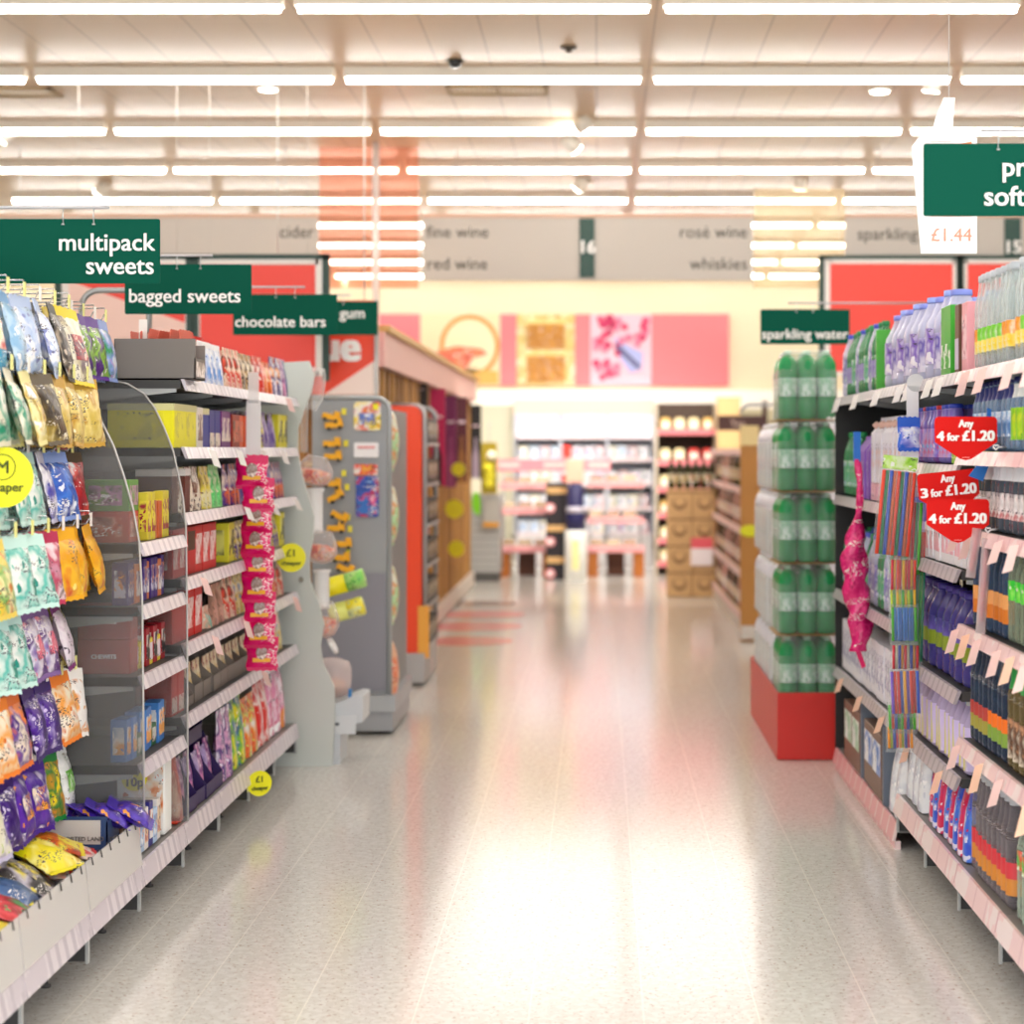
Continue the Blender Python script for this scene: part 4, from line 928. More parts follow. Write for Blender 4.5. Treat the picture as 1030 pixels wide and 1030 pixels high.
# pink clip strip
YS = F * (XL + .03) / (255 - CX)
cs = thing('clip_strip', 'white plastic strip hanging from the top chocolate shelf', 'strip', (XL + .03, YS, 1.66))
zc = CH - (462 - CY) * YS / F
MB().box(-.028, .028, 0, .002, zc - 1.66, -.02).build('strip', plain('#e4e0de', .35), cs)
MB().box(-.02, .02, -.003, 0, -.03, .09).build('clip', clear('#f0eeec', .5), cs)
pp = bagkind('magenta pouch', ['#e0106a', '#e81c78', '#c80c5c'], '#d80e64', w=.125, h=.118, t=.05, seed=61, rough=.2)
_fn = pp.fn
def pp_fn(t):
    _fn(t)
    MB().lathe([(.03, 0), (.026, .003)], 14, sx=1, sy=.75).build('window_print', printed(['#e8d8d0', '#8a6a60', '#c0b0a8'], 40), t, (.020, 0, -.062), (0, PI / 2, 0))
    MB().box(.0195, .0225, -.034, .034, -.098, -.083).build('yellow_band', plain('#f0b020', .4), t)
pp.fn = pp_fn
z = zc + .015; i = 0
while z > CH - (655 - CY) * YS / F:
    pp.put((XL + .03 + R(-.008, .02) + i * .005, YS - .02 - (i % 2) * .012 + .001 * i, z), -PI / 2 + R(-.15, .25), 'magenta pouch with windowed print, %s down the hanging strip' % ORD[i + 1], 'magenta pouches on the strip', ry=-R(.08, .2))
    z -= .088; i += 1
# ------------------------------------------------------------------ drinks side
XD = XR + .03
clr = clear('#eef3f2', .14, .05); clr_b = clear('#a9c4de', .25, .05); clr_g = clear('#5aa878', .5, .06); clr_s = clear('#4d6684', .42, .05); clr_n = clear('#3c5068', .48, .05)
clr_l = clear('#e2e4fa', .45, .06); cola = clear('#4a2c1e', .7, .05); cola_g = clear('#8a7a52', .4, .05); clr_gr = clear('#b9b0b4', .16, .05); clr_p = clear('#4a4488', .78, .1); clr_lil = clear('#d8c8e8', .6, .1)
D = {}
D['cg'] = bottle('clear bottle with green over yellow label', .031, .275, clr, '#c4c9ce', printed(['#6cc02e', '#8ad84a', '#e8ecd8'], 22), (.16, .42), printed(['#f0d028', '#f6e060', '#e8ecd8'], 22), capr=.02)
D['co'] = bottle('clear bottle with orange over yellow label', .031, .275, clr, '#c4c9ce', printed(['#f08a20', '#f6aa48', '#f2e8d0'], 22), (.16, .42), printed(['#f0c020', '#f6d850', '#f2e8d0'], 22), capr=.02)
D['nb'] = bottle('blue-tinted bottle with navy cap', .033, .20, clr_b, '#1f2c6a', printed(['#5a86b8', '#8ab0d8', '#dfe8f0'], 20), (.2, .55), capr=.024, sleeve='#25357c')
D['ng'] = bottle('navy-topped bottle with lime label', .033, .20, clr_b, '#1e2a68', printed(['#8cc82c', '#c8d83a', '#7ab820'], 16), (.15, .58), capr=.024, sleeve='#e4e6e2')
D['dr'] = bottle('dark-capped bottle with red and white label', .031, .20, clear('#56606a', .7), '#1c2550', printed(['#b8323c', '#e8e2e0', '#3a3f4c'], 18), (.2, .55), capr=.024, sleeve='#e6e4e6')
D['so'] = bottle('slate blue bottle with peach and orange label', .033, .265, clr_s, '#3c5674', '#e8a868', (.16, .46), '#d8802c', capr=.022)
D['gc'] = bottle('clear bottle with green cap and green label', .036, .27, clear('#a8b49c', .3, .05), '#1d9a3c', printed(['#3cc840', '#8ae05a', '#e8e8d8'], 16), (.42, .62), capr=.026)
D['cc'] = bottle('brown cola bottle with green cap', .036, .27, cola, '#1d9a3c', printed(['#8ac850', '#c8a040', '#3a2418'], 16), (.40, .58), capr=.026)
D['sl'] = bottle('tall slate bottle with red and orange label', .031, .30, clr_n, '#34507a', '#b84a44', (.14, .40), '#a8a04a', capr=.02)
D['sg'] = bottle('tall slate bottle with orange and green label', .031, .30, clr_n, '#34507a', '#ee7c24', (.14, .40), '#8aa848', capr=.02)
D['bg'] = bottle('tall brown bottle with green neck', .036, .30, cola_g, '#1d8a3c', printed(['#c89a78', '#5a3a28', '#e8dcc8'], 22), (.1, .46), capr=.026, sleeve='#2a9a4a')
D['cr'] = bottle('clear bottle with red cap and green label', .040, .30, clear('#d8e6d6', .16, .05), '#d42a1c', printed(['#3cb850', '#e8503c', '#d8ecd0'], 12), (.45, .62), capr=.024)
D['lr'] = bottle('grey clear bottle with red and orange label', .031, .30, clr_gr, '#b8b8bc', '#d8404a', (.12, .42), '#d8903c', capr=.02)
D['big'] = bottle('big pale-capped water bottle', .07, .30, clr_l, '#9cb0f0', printed(['#e8e4f4', '#6a5ab8', '#f4f2fa', '#dcd8f0'], 9), (.12, .52), capr=.036, shoulder=.6, n=14, name='water_bottle', group='water bottles')
D['bigv'] = bottle('big violet-banded water bottle', .07, .29, clr_l, '#8f9ce8', printed(['#e4e0f2', '#8a6ac8', '#d8d4ee', '#f4f0f8'], 8, seed=2), (.2, .62), capr=.036, shoulder=.6, n=14, name='water_bottle', group='water bottles')
D['gt'] = bottle('green bottle beside the water bottles', .045, .28, clr_g, '#1c8a50', printed(['#d8e0ee', '#9a8ac8', '#e8f0ec'], 12), (.2, .45), capr=.016, name='water_bottle', group='water bottles')
D['bp'] = bottle('blue and pink drink bottle', .034, .19, clear('#8a7ac8', .75), '#3048b8', printed(['#5a6ad8', '#c8aee0', '#d83a6a', '#8ac0e8'], 12), (.1, .6), capr=.024)
D['rp'] = bottle('red and violet drink bottle', .034, .19, clear('#8a5aa8', .75), '#c82c3c', printed(['#d8405a', '#8a7ad0', '#f0e0f0'], 12), (.1, .6), capr=.024)
D['pn'] = bottle('purple and navy squash bottle', .058, .28, clr_p, '#4a3a8c', printed(['#3a3f78', '#6a5aa8', '#8a9ac0'], 9), (.28, .62), '#8a9a2c', capr=.026, n=14)
D['ly'] = bottle('lilac bottle with yellow vertical band', .040, .22, clr_lil, '#a9c4ec', printed(['#d8c8ec', '#e8e03a', '#cdb8e6', '#e4d8f2'], 5, stretch=(1, 3, .4)), (.06, .66), capr=.02)
D['wl'] = bottle('white and lilac water bottle', .042, .28, clr_l, '#4a5ac8', printed(['#eceaf4', '#8a80c0', '#d8e8dc', '#ffffff'], 12), (.15, .6), capr=.02, name='water_bottle', group='water bottles')
D['gw'] = bottle('green and white water bottle', .042, .28, clr_g, '#2a9a5a', printed(['#e4efe6', '#5ab07a', '#c8d4ee'], 12), (.15, .55), capr=.02, name='water_bottle', group='water bottles')
pinkc = carton('pink cardboard drinks case', .10, .14, .21, '#f0b0b8', printed(['#f2b4bc', '#f6d4d8', '#c86a80'], 12, .5, 0), name='drinks_case', group='drinks cases')
brownc = carton('brown-topped drinks case', .07, .14, .21, '#6a4a30', plain('#c8c0d8', .4), lz=(.05, .5), name='drinks_case', group='drinks cases')
greenc = carton('bright green drinks case', .09, .14, .22, '#4cb43c', printed(['#4cb43c', '#f0f4e8', '#3a9a30'], 14, .5, 0), lz=(.1, .45), name='drinks_case', group='drinks cases')
limec = carton('lime drinks carton', .08, .10, .09, '#9ad02c', printed(['#9ad02c', '#e8e060', '#5aa020'], 14), name='drinks_case', group='drinks cases')
wpk = gable('white pink-based drink carton', .07, .08, .15, '#f2eef0', printed(['#f4b8c4', '#f6eef2', '#28242c', '#e890a8'], 16))
gw = gable('tall white drink carton', .095, .095, .26, '#eceaf2', printed(['#f2eff4', '#e8e2f0', '#f0c8b8'], 8), cap='#e8c0b0')
gp = gable('tall purple drink carton', .095, .095, .26, '#9a6ac8', printed(['#b48ad8', '#8a58bc', '#c8a8e0'], 9))
wt = carton('white water carton with navy lettering', .09, .10, .22, '#eeecf2', printed(['#f2f0f6', '#8a86b0', '#f4f2f8', '#b8a8d0'], 14), name='water_carton', group='water cartons')
wg_ = carton('white case with green print', .26, .14, .25, '#8a6a5c', printed(['#eef2ec', '#a8d0b0', '#f4f6f4'], 7, .5, 0), lz=(.35, .85), name='drinks_case', group='drinks cases')
wb_ = carton('white case with blue print', .26, .14, .25, '#8c7466', printed(['#eef0f4', '#4a86d0', '#f4f6f8', '#f2f4f8'], 7, .5, 0), lz=(.35, .85), name='drinks_case', group='drinks cases')
wf = standpack('white water pack', .13, .08, .25, printed(['#eef0f2', '#d8dce4', '#b8b0c8', '#ffffff'], 10), None, None, 'water_pack', 'water pack', 'water packs')
bluep = standpack('blue and pink drink pouch', .085, .07, .22, printed(['#3a5ad0', '#6a9ae8', '#e0306a', '#e8e4f4'], 9), printed(['#4a7ae0', '#e8eefa', '#d82a60'], 14), '#c83a6a', 'drink_pouch', 'drink pouch', 'drink pouches')
pinkpo = standpack('crimson and blue drink pouch', .085, .07, .22, printed(['#d82a5c', '#e85a84', '#3a4ac0', '#f0e4ee'], 9), printed(['#e03a6a', '#4a6ad8', '#f4e8f0'], 14), '#d83060', 'drink_pouch', 'drink pouch', 'drink pouches')
sd = lambda n: 'the %s soft drink shelf' % n
st = lambda n: 'the %s shelf behind the straws' % n
wa = lambda n: 'the %s water shelf' % n
fill(1, XD, 1.685, 4.98, 5.36, [(D['co'], 3), (D['cg'], 1)], sd('top'), 2, gap=.002)
fill(1, XD, 1.685, 5.37, 5.94, [(D['co'], 2), (D['cg'], 3), (D['cg'], 2)], sd('top'), 2, gap=.002)
fill(1, XD, 1.445, 4.95, 5.36, [(D['ng'], 8)], sd('second'), 2, gap=.002); fill(1, XD, 1.445, 5.37, 5.95, [(D['nb'], 8)], sd('second'), 2, gap=.002)
fill(1, XD, 1.22, 4.95, 5.95, [(D['dr'], 20)], sd('third'), 2, gap=.002)
fill(1, XD, .93, 4.95, 5.40, [(D['cc'], 1), (D['cc'], 1), (D['gc'], 4)], sd('fourth'), 2, gap=.003); fill(1, XD, .93, 5.41, 5.95, [(D['so'], 10)], sd('fourth'), 2, gap=.002)
fill(1, XD, .59, 4.95, 5.42, [(D['bg'], 8)], sd('fifth'), 2, gap=.003); fill(1, XD, .59, 5.43, 5.95, [(D['sg'], 4), (D['sl'], 4)], sd('fifth'), 2, gap=.001)
fill(1, XD, .205, 4.80, 5.36, [(D['cr'], 8)], 'the soft drink base shelf', 2, gap=.003); fill(1, XD, .205, 5.37, 5.97, [(D['lr'], 12)], 'the soft drink base shelf', 2, gap=.001)
y = fill(1, XD, 1.685, 5.97, 6.24, [(pinkc, 1), (brownc, 1), (pinkc, 1)], st('top')); y = fill(1, XD, 1.685, 6.24, 6.45, [(greenc, 2)], st('top'))
fill(1, XD + .02, 1.685, 6.46, 7.9, [(D['bigv'], 1), (D['big'], 1), (D['bigv'], 1), (D['big'], 1)], st('top'), 2, gap=.02)
fill(1, XD, 1.405, 5.97, 6.30, [(limec, 3)], st('second')); fill(1, XD, 1.405, 6.30, 7.18, [(D['bp'], 3), (D['rp'], 1)], st('second'), 2, gap=.003)
fill(1, XD, 1.09, 5.97, 6.75, [(wpk, 10)], st('third')); fill(1, XD, 1.09, 6.76, 7.18, [(D['bp'], 6)], st('third'), 1)
for i in range(3): limec.put((XD, 6.02 + .085 * i, 1.285 - .045), PI, 'lime drinks carton stacked under the offer arrows, %s from the soft drinks' % ORD[i + 1])
fill(1, XD, .725, 5.98, 7.18, [(D['pn'], 10)], st('fourth'), 1, gap=.006)
fill(1, XD, .465, 5.98, 7.18, [(D['ly'], 20)], st('fifth'), 2, gap=.004)
fill(1, XD, .205, 5.98, 6.78, [(bluep, 1), (pinkpo, 1)], 'the base shelf behind the straws'); fill(1, XD, .205, 6.79, 7.19, [(wf, 3)], 'the base shelf behind the straws')
fill(1, XD, 1.685, 7.92, 9.03, [(D['gt'], 2), (D['wl'], 1), (D['gw'], 1)], wa('top'), 1, gap=.012)
gside = carton('slim green display side panel', .02, .14, .24, '#5cbc48', name='drinks_case', group='drinks cases'); gside.put((XD, 7.91, 1.685), PI, 'slim green panel at the end of the big water bottles')
pbase = carton('low pink and lilac drinks tray', .20, .12, .07, '#f0c0cc', printed(['#f2c4d0', '#e0a8c0', '#f4e4ec'], 14, .5, 0), name='drinks_tray', group='drinks trays')
fill(1, XD - .002, 1.245, 7.24, 8.12, [(pbase, 4)], wa('second'))
fill(1, XD, 1.317, 7.25, 8.12, [(gw, 9)], wa('second')); fill(1, XD, 1.245, 8.13, 8.56, [(gp, 4)], wa('second')); fill(1, XD, 1.245, 8.57, 9.03, [(D['gw'], 12)], wa('second'))
fill(1, XD, .82, 7.22, 9.03, [(D['wl'], 3), (D['gw'], 1), (D['wl'], 2), (D['gw'], 2)], wa('third'), 2)
fill(1, XD, .465, 7.22, 9.03, [(wt, 20)], wa('fourth'))
fill(1, XR + .012, .10, 7.24, 7.55, [(wf, 2)], 'the low water plinth'); fill(1, XR + .012, .10, 7.62, 8.2, [(wb_, 2)], 'the low water plinth'); fill(1, XR + .012, .10, 8.25, 8.9, [(wg_, 2)], 'the low water plinth')
for yy, l in ((7.585, 'grey-blue upright fin on the low water plinth before the blue cases'), (8.22, 'grey-blue upright fin on the low water plinth between blue and green cases')):
    tag(MB().box(XR + .01, XR + .16, yy - .02, yy + .02, .09, .40).build('plinth_fin', plain('#77818f', .5)), l, 'fin', 'plinth fins')
# ---- red offer arrows
redo = plain('#d6170c', .6, spec=.2)
def arrow(px0, px1, py0, py1, Y, words, label, rot=0.0):
    a = W(px0, py0, Y); b = W(px1, py1, Y); w_ = b.x - a.x; h_ = a.z - b.z
    t = thing('offer_arrow', label, 'offer sign', ((a.x + b.x) / 2, Y, (a.z + b.z) / 2), 0, 'red offer arrows'); t.rotation_euler = (0, rot, 0)
    r = .012
    top = [(w_ / 2 - r + r * math.cos(k * PI / 8), h_ / 2 - r + r * math.sin(k * PI / 8)) for k in range(5)] + [(-w_ / 2 + r - r * math.sin(k * PI / 8), h_ / 2 - r + r * math.cos(k * PI / 8)) for k in range(5)]
    pts = top + [(-w_ / 2, -h_ * .08), (-w_ / 2 + .012, -h_ * .15), (-.016, -h_ / 2 + .004), (0, -h_ / 2), (.016, -h_ / 2 + .004), (w_ / 2 - .012, -h_ * .15), (w_ / 2, -h_ * .08)]
    MB().prism(pts, 'y', -.0012, .0012).build('card', redo, t)
    for s_, f in ((-1, 1),):
        txt('heading', 'Any', h_ * .24, white, t, (0, -.0022, h_ * .26), align='CENTER', bold=.0012, fit=w_ * .24)
        n, rest, pr = words
        txt('count', n, h_ * .30, white, t, (-w_ * .47, -.0022, -h_ * .05), bold=.0016, fit=w_ * .125)
        txt('small_word', 'for', h_ * .25, white, t, (-w_ * .305, -.0022, -h_ * .05), bold=.0012, fit=w_ * .20)
        txt('price', pr, h_ * .33, white, t, (-w_ * .06, -.0022, -h_ * .05), bold=.0018, fit=w_ * .52)
    MB().box(-w_ * .06, w_ * .06, -.0016, -.001, -h_ * .44, -h_ * .43).build('fine_line', plain('#f8b8b0'), t)
    hc = MB(); pts = []
    for k in range(21):
        q = 2 * PI * k / 20; pts.append((w_ / 2 - .004 + .0075 * 16 * math.sin(q) ** 3 / 16, -.004, -h_ * .2 + .0075 * (13 * math.cos(q) - 5 * math.cos(2 * q) - 2 * math.cos(3 * q) - math.cos(4 * q)) / 16))
    hc.tube(pts, .0022, 6); hc.tube([(w_ / 2 + .003, -.002, -h_ * .2), (w_ / 2 + .02, .01, -h_ * .2), (w_ / 2 + .035, .04, -h_ * .2)], .003, 6)
    hc.build('heart_clip', plain('#f6f0ee', .3), t)
arrow(940, 1003, 419, 463, 5.42, ('4', 'for', '£1.20'), 'topmost red offer arrow reading Any 4 for £1.20')
arrow(924, 985, 474, 518, 5.62, ('3', 'for', '£1.20'), 'tilted red offer arrow reading Any 3 for £1.20', -.10)
arrow(932, 995, 502, 546, 5.50, ('4', 'for', '£1.20'), 'lowest red offer arrow reading Any 4 for £1.20')
# red slim hanging clip strips under the arrows
for px, py0, py1, l in ((983, 535, 575, 'small clear wrapped red stick hanging under the lowest arrow'), (993, 545, 625, 'long clear wrapped red stick hanging beside the bottles')):
    a = W(px, py0, 5.5); b = W(px - 6, py1, 5.5)
    t = thing('wrapped_stick', l, 'wrapped stick', a, 0, 'wrapped sticks')
    d_ = b - a
    MB().tube([(0, 0, 0), d_ * .5, d_], .008, 8).build('stick', plain('#c2283a', .3), t)
    MB().tube([(0, 0, .01), d_ * 1.15], .014, 8).build('wrapper', clear('#f2e4e4', .3, .05, .4), t)
for px, py, l in ((997, 428, 'small blue tab beside the topmost arrow'), (985, 468, 'larger blue tab below the topmost arrow')):
    a = W(px, py, 5.6)
    tag(MB().prism([(-.03, -.03), (.01, -.045), (.035, .02), (.02, .035)] if py > 440 else [(-.012, -.035), (.012, -.04), (.012, .04), (-.012, .05)], 'y', -.002, .002).build('blue_tab', plain('#2478c4', .4), loc=a), l, 'tab', 'blue tabs')
# ---- clip strip with straw packs
YSR = 6.62; xs = W(906, 0, YSR).x
a = W(918, 388, YSR); b = W(912, 466, YSR)
t = thing('clip_strip', 'white plastic strip holding the straw packs', 'strip', (a.x, YSR, b.z))
MB().box(-.02, .02, 0, .002, 0, a.z - b.z).build('strip', plain('#e6e3e4', .35), t)
MB().lathe([(.03, 0), (.03, .003)], 18).build('top_clip', clear('#f0f0f0', .5), t, (.01, 0, a.z - b.z + .01), (PI / 2, 0, 0))
STRAW = ['#e8543c', '#2f9a6a', '#4a6ac8', '#f0a82c', '#58b83c', '#e87a4a', '#3a9ac8', '#d83a4a']
film = clear('#f6f8f6', .08, .04, .6, 30)
def straws(desc, w_, h_, cols, header=None):
    def fn(t):
        if header:
            MB().box(-w_ / 2, w_ / 2, -.002, .002, -.045, .0).build('header_card', printed(header, 18, .35, 0), t)
        n = 9
        for i in range(n):
            x = -w_ / 2 + w_ * (i + .5) / n
            MB().tube([(x, (.004 if i % 2 else -.004), -.05), (x + .002, (.004 if i % 2 else -.004), -h_ + .01)], w_ / n * .52, 6).build('straw', plain(cols[i % len(cols)], .3), t)
        m = MB()
        def sh(s_): return lambda u, v: ((u - .5) * w_ * 1.12, s_ * (.012 * (1 - abs(2 * u - 1) ** 3) * math.sin(PI * min(1, max(0, v))) ** .3 + .002) + .0015 * math.sin(30 * u + 21 * v), -.04 - v * (h_ - .035))
        m.grid(sh(-1), 8, 10); m.grid(sh(1), 8, 10); m.build('clear_film', film, t)
    return Kind(fn, w_, .03, desc, 'straw pack', 'straw_pack', 'straw packs on the strip')
packs = [('top straw pack with lime header card', 0.115, .34, STRAW[:3] + STRAW[5:6], ['#9ad83c', '#c8ec7a', '#f4f8ea'], 906, 459, .0, .10),
         ('second straw pack with green and yellow straws', .10, .30, ['#58b83c', '#f0a82c', '#d83a4a', '#2f9a6a'], None, 914, 490, .025, .06),
         ('third straw pack in red and yellow straws', .085, .16, ['#d83a4a', '#f0c02c', '#e8543c'], None, 909, 548, .012, .03),
         ('fourth straw pack with lime and yellow straws', .085, .14, ['#c8d83c', '#58b83c', '#f0c02c'], None, 908, 578, .012, .0),
         ('straw pack with plain blue straws and green edges', .085, .17, ['#58b83c', '#3a86d0', '#3a86d0', '#3a7ac8', '#3a86d0', '#3a86d0', '#3a7ac8', '#3a86d0', '#58b83c'], None, 909, 596, -.01, .0),
         ('straw pack with multicoloured straws below the blue straws', .09, .14, ['#d83a4a', '#e8e0c0', '#3a4aa8', '#f0a82c'], None, 911, 634, .012, .03),
         ('straw pack of violet red and amber straws', .095, .20, ['#8a6ac8', '#e8543c', '#d83a3c', '#4a6ac8', '#f0b43c'], None, 909, 660, -.012, -.03),
         ('lower straw pack with green and navy straws', .09, .14, ['#58b83c', '#e8543c', '#2a4aa8', '#3aa04a'], None, 907, 694, .0, .0),
         ('lowest straw pack in amber and navy straws', .085, .13, ['#f0a02c', '#b8c83c', '#2a4aa8', '#d83a4a'], None, 905, 716, .014, .0),
         ('rear straw pack with long green straws', .06, .36, ['#3aa04a', '#58b83c', '#2f9a6a'], None, 922, 560, .04, .04),
         ('rear straw pack with long red straws', .05, .3, ['#d84a3c', '#e8703c'], None, 924, 520, .05, .04)]
for desc, w_, h_, cols, head, px, py, dy, ry in packs:
    k = straws(desc, w_, h_, cols, head); q = W(px, py, YSR + dy); k.put((q.x, q.y, q.z), R(-.1, .1), desc, ry=ry)
bpo = bagkind('blue crinkled pouch', ['#2a6ad0', '#8a8ad8', '#e8ecf8', '#1c50b0'], '#2a62c8', w=.075, h=.10, t=.03, seed=71)
q = W(914, 420, YSR - .02); bpo.put((q.x, q.y, q.z), -PI / 2, 'blue crinkled pouch on the white strip above the straws')
# magenta balloon strip
YB2 = 7.95; a = W(862, 462, YB2)
t = thing('balloon_strip', 'long magenta crinkled bag of streamers hanging on the water shelves', 'streamer bag', a)
L_ = (655 - 462) * YB2 / F
def fold(u, v):
    z = -v * L_; ang = 2 * PI * u
    wd = (.012 + .034 * min(1, max(0, v - .28) * 5)) * (1 - .5 * max(0, v - .8) * 5 * .6)
    rr = wd * (1 + .22 * math.sin(38 * v + 2 * ang) + .15 * math.sin(5 * ang + 17 * v))
    return (rr * math.cos(ang) + .012 * math.sin(9 * v) - .0 , rr * .7 * math.sin(ang), z)
MB().grid(fold, 16, 46).build('bag', printed(['#e0247a', '#ee3c8c', '#c81864', '#f04a94'], 20, .2, .6), t)
MB().box(-.014, .014, -.006, .006, -.01, .11).build('blue_clip', plain('#2a7ad0', .35), t)
MB().prism([(-.01, -L_ + .01), (.012, -L_ + .01), (.035, -L_ - .06), (.02, -L_ - .07)], 'y', -.004, .004).build('tail', plain('#e01c6c', .3), t)

# ------------------------------------------------------------------ red bin and packs of bottles
rb = plain('#d8342a', .4); rb2 = plain('#e8584a', .4)
bx0, bx1, by0, by1, bh = .834, 1.128, 9.27, 10.9, .315
t = thing('floor_bin', 'open red cardboard bin on the floor holding bottle packs', 'bin', ((bx0 + bx1) / 2, (by0 + by1) / 2, 0))
hx, hy = (bx1 - bx0) / 2, (by1 - by0) / 2
MB().box(-hx, hx, -hy, -hy + .006, 0.003, bh).build('front_panel', rb, t)
MB().box(-hx, -hx + .006, -hy + .007, hy, 0.003, bh).build('side_panel', rb, t)
MB().box(hx - .006, hx, -hy + .007, hy, 0.003, bh).build('side_panel', rb, t)
MB().box(-hx + .007, hx - .007, hy - .006, hy, 0.003, bh).build('rear_panel', rb, t)
MB().box(-hx + .007, hx - .007, -hy + .007, hy - .007, .24, .25).build('inner_deck', plain('#b98f62', .6), t)
gbody = clear('#2fae68', .62, .06); gcap = plain('#d8efe0', .4); glabel = printed(['#e8f0ec', '#9cc8ac', '#f4f8f6', '#3f9a6a'], 9, seed=4)
shrink = clear('#eef4f0', .10, .05, .5, 14)
def six(desc, body, cap, label, nx, ny, r, h, full=True):
    def fn(t):
        pr = [(r * .8, 0), (r, .012), (r, h * .27), (r * .95, h * .29), (r * .95, h * .30), (r, h * .32), (r, h * .72), (r * .96, h * .80), (r * .7, h * .89), (r * .34, h * .93), (r * .3, h * .95)]
        for i in range(nx):
            for j in range(ny):
                c = ((i - (nx - 1) / 2) * 2.02 * r, (j - (ny - 1) / 2) * 2.02 * r, 0)
                b = MB().lathe(pr, 14).build('bottle', body, t, c)
                MB().lathe([(r * .36, h * .94), (r * .36, h * .985), (r * .3, h)], 10).build('cap', cap, b)
                if full: MB().lathe([(r * 1.015, h * .33), (r * 1.015, h * .60)], 14, cap=False).build('label', label, b)
        wx, wy = nx * r * 1.02, ny * r * 1.02
        ol = rnd_rect(2 * wx, 2 * wy, r * .9, 4); k = len(ol); vs = []
        for s_, z in ((1.0, .004), (1.0, h * .55), (1.0, h * .68), (.84, h * .9), (.78, h * .98)):
            vs += [(x * s_, y_ * s_, z) for x, y_ in ol]
        m = MB(); m.add(vs, [(q * k + i, q * k + (i + 1) % k, (q + 1) * k + (i + 1) % k, (q + 1) * k + i) for q in range(4) for i in range(k)], True)
        m.build('shrink_film', shrink, t)
        MB().box(-wx * .6, wx * .6, -.012, .012, h + .001, h + .003).build('carry_handle', plain('#f0f2ee', .4), t)
    return Kind(fn, 2 * nx * r, 2 * ny * r, desc, 'bottle pack', 'bottle_pack', 'stacked bottle packs', h)
G6 = six('green bottle pack', gbody, gcap, glabel, 3, 2, .0455, .322)
C6 = six('clear lilac bottle pack', clear('#f0f0f8', .7, .12), plain('#eceaf4', .4), None, 3, 2, .0455, .322, False)
cx = (bx0 + bx1) / 2
LV = ['bottom', 'second', 'third', 'fourth', 'top']
card = plain('#b49468', .6)
for lv in range(5):
    z = .252 + .335 * lv
    for j, y in enumerate((9.385, 9.585)):
        G6.put((cx + R(-.006, .006) + .012 * lv * 0, y, z), R(-.02, .02), 'shrink-wrapped green bottle pack, %s of the %s stack in the red bin' % (LV[lv], ['front', 'second'][j]))
    if lv < 4:
        tag(MB().box(cx - .152, cx + .152, 9.28, 9.70, z + .3285, z + .3325).build('layer_pad', card), 'brown cardboard sheet over the %s layer of green bottles' % LV[lv], 'cardboard sheet', 'cardboard layer sheets')
    for j, y in enumerate((9.85, 10.06, 10.27, 10.48, 10.69)):
        if lv == 4 or (lv == 3 and j > 3): continue
        C6.put((cx + R(-.004, .004), y, z), 0, 'clear lilac bottle pack, %s layer, %s stack behind the green bottles' % (LV[lv], ORD[j + 1]))
q = W(838, 423, 9.25)
ht = MB(); pts = []
for k in range(20):
    a = 2 * PI * k / 20; pts.append((.026 * math.sin(a) ** 3, .0016 * (13 * math.cos(a) - 5 * math.cos(2 * a) - 2 * math.cos(3 * a) - math.cos(4 * a))))
tag(ht.prism(pts, 'y', -.001, .001).build('heart_tag', plain('#f8f8f6', .4), loc=(1.09, 9.290, q.z)), 'small white heart tag at the rim of the top green pack', 'tag')

# ------------------------------------------------------------------ green category signs
def sign(right_x, Y, ztop, label, lines, left=False, w_=.485, h_=.19):
    t = thing('category_sign', label, 'category sign', (right_x - w_ / 2 if not left else right_x + w_ / 2, Y, ztop - h_), 0, 'green category signs')
    MB().prism([(a, b + h_ / 2) for a, b in rnd_rect(w_, h_, .006)], 'y', 0, .004).build('panel', green, t)
    for s, x, z, size, al in lines: txt('lettering', s, size, white, t, (x, -.002, z), align=al, bold=size * .014)
    hooks = (w_ / 2 - .285, w_ / 2 - .195) if not left else (-w_ / 2 + .195, -w_ / 2 + .285)
    wire = plain('#d8dcda', .3, .5)
    for x in hooks:
        h = MB(); h.tube([(x, .002, h_ - .014), (x, -.006, h_ + .01), (x, .002, h_ + .03)], .0022, 6); h.lathe([(.005, -.002), (.005, .002)], 10, (x, -.003, h_ - .016)); h.build('hook', wire, t)
    s_ = 1 if left else -1
    x0 = hooks[0 if left else 1] - s_ * .045
    MB().tube([(x0, .002, h_ + .034), (s_ * (w_ / 2 + .42), .002, h_ + .034)], .005, 8).build('hanging_rod', plain('#c2c0c2', .35, .5), t)
    return t
h2 = .485 / 2
sign(-1.29, 5.85, 2.128, 'green sign reading multipack sweets, first over the sweets shelves', [('multipack', h2 - .016, .097, .073, 'RIGHT'), ('sweets', h2 - .016, .028, .073, 'RIGHT')])
sign(-1.326, 7.6, 2.157, 'green sign reading bagged sweets behind the multipack sign', [('bagged sweets', -h2 + .014, .045, .074, 'LEFT')])
sign(-1.219, 9.27, 2.173, 'green sign reading chocolate bars behind the bagged sweets sign', [('chocolate bars', -h2 + .008, .038, .072, 'LEFT')])
sign(-1.243, 11.2, 2.284, 'green sign reading gum, last on the sweets side', [('gum', h2 - .215, .095, .085, 'LEFT')])
sign(.88, 10.8, 2.211, 'green sign reading sparkling water over the green bottle stack', [('sparkling water', -h2 + .006, .03, .076, 'LEFT')], left=True)
sign(.85, 5.2, 2.25, 'green sign cut by the picture edge starting p and so', [('premium', h2 - .02, .105, .072, 'RIGHT'), ('soft drinks', h2 - .02, .028, .072, 'RIGHT')], left=True)
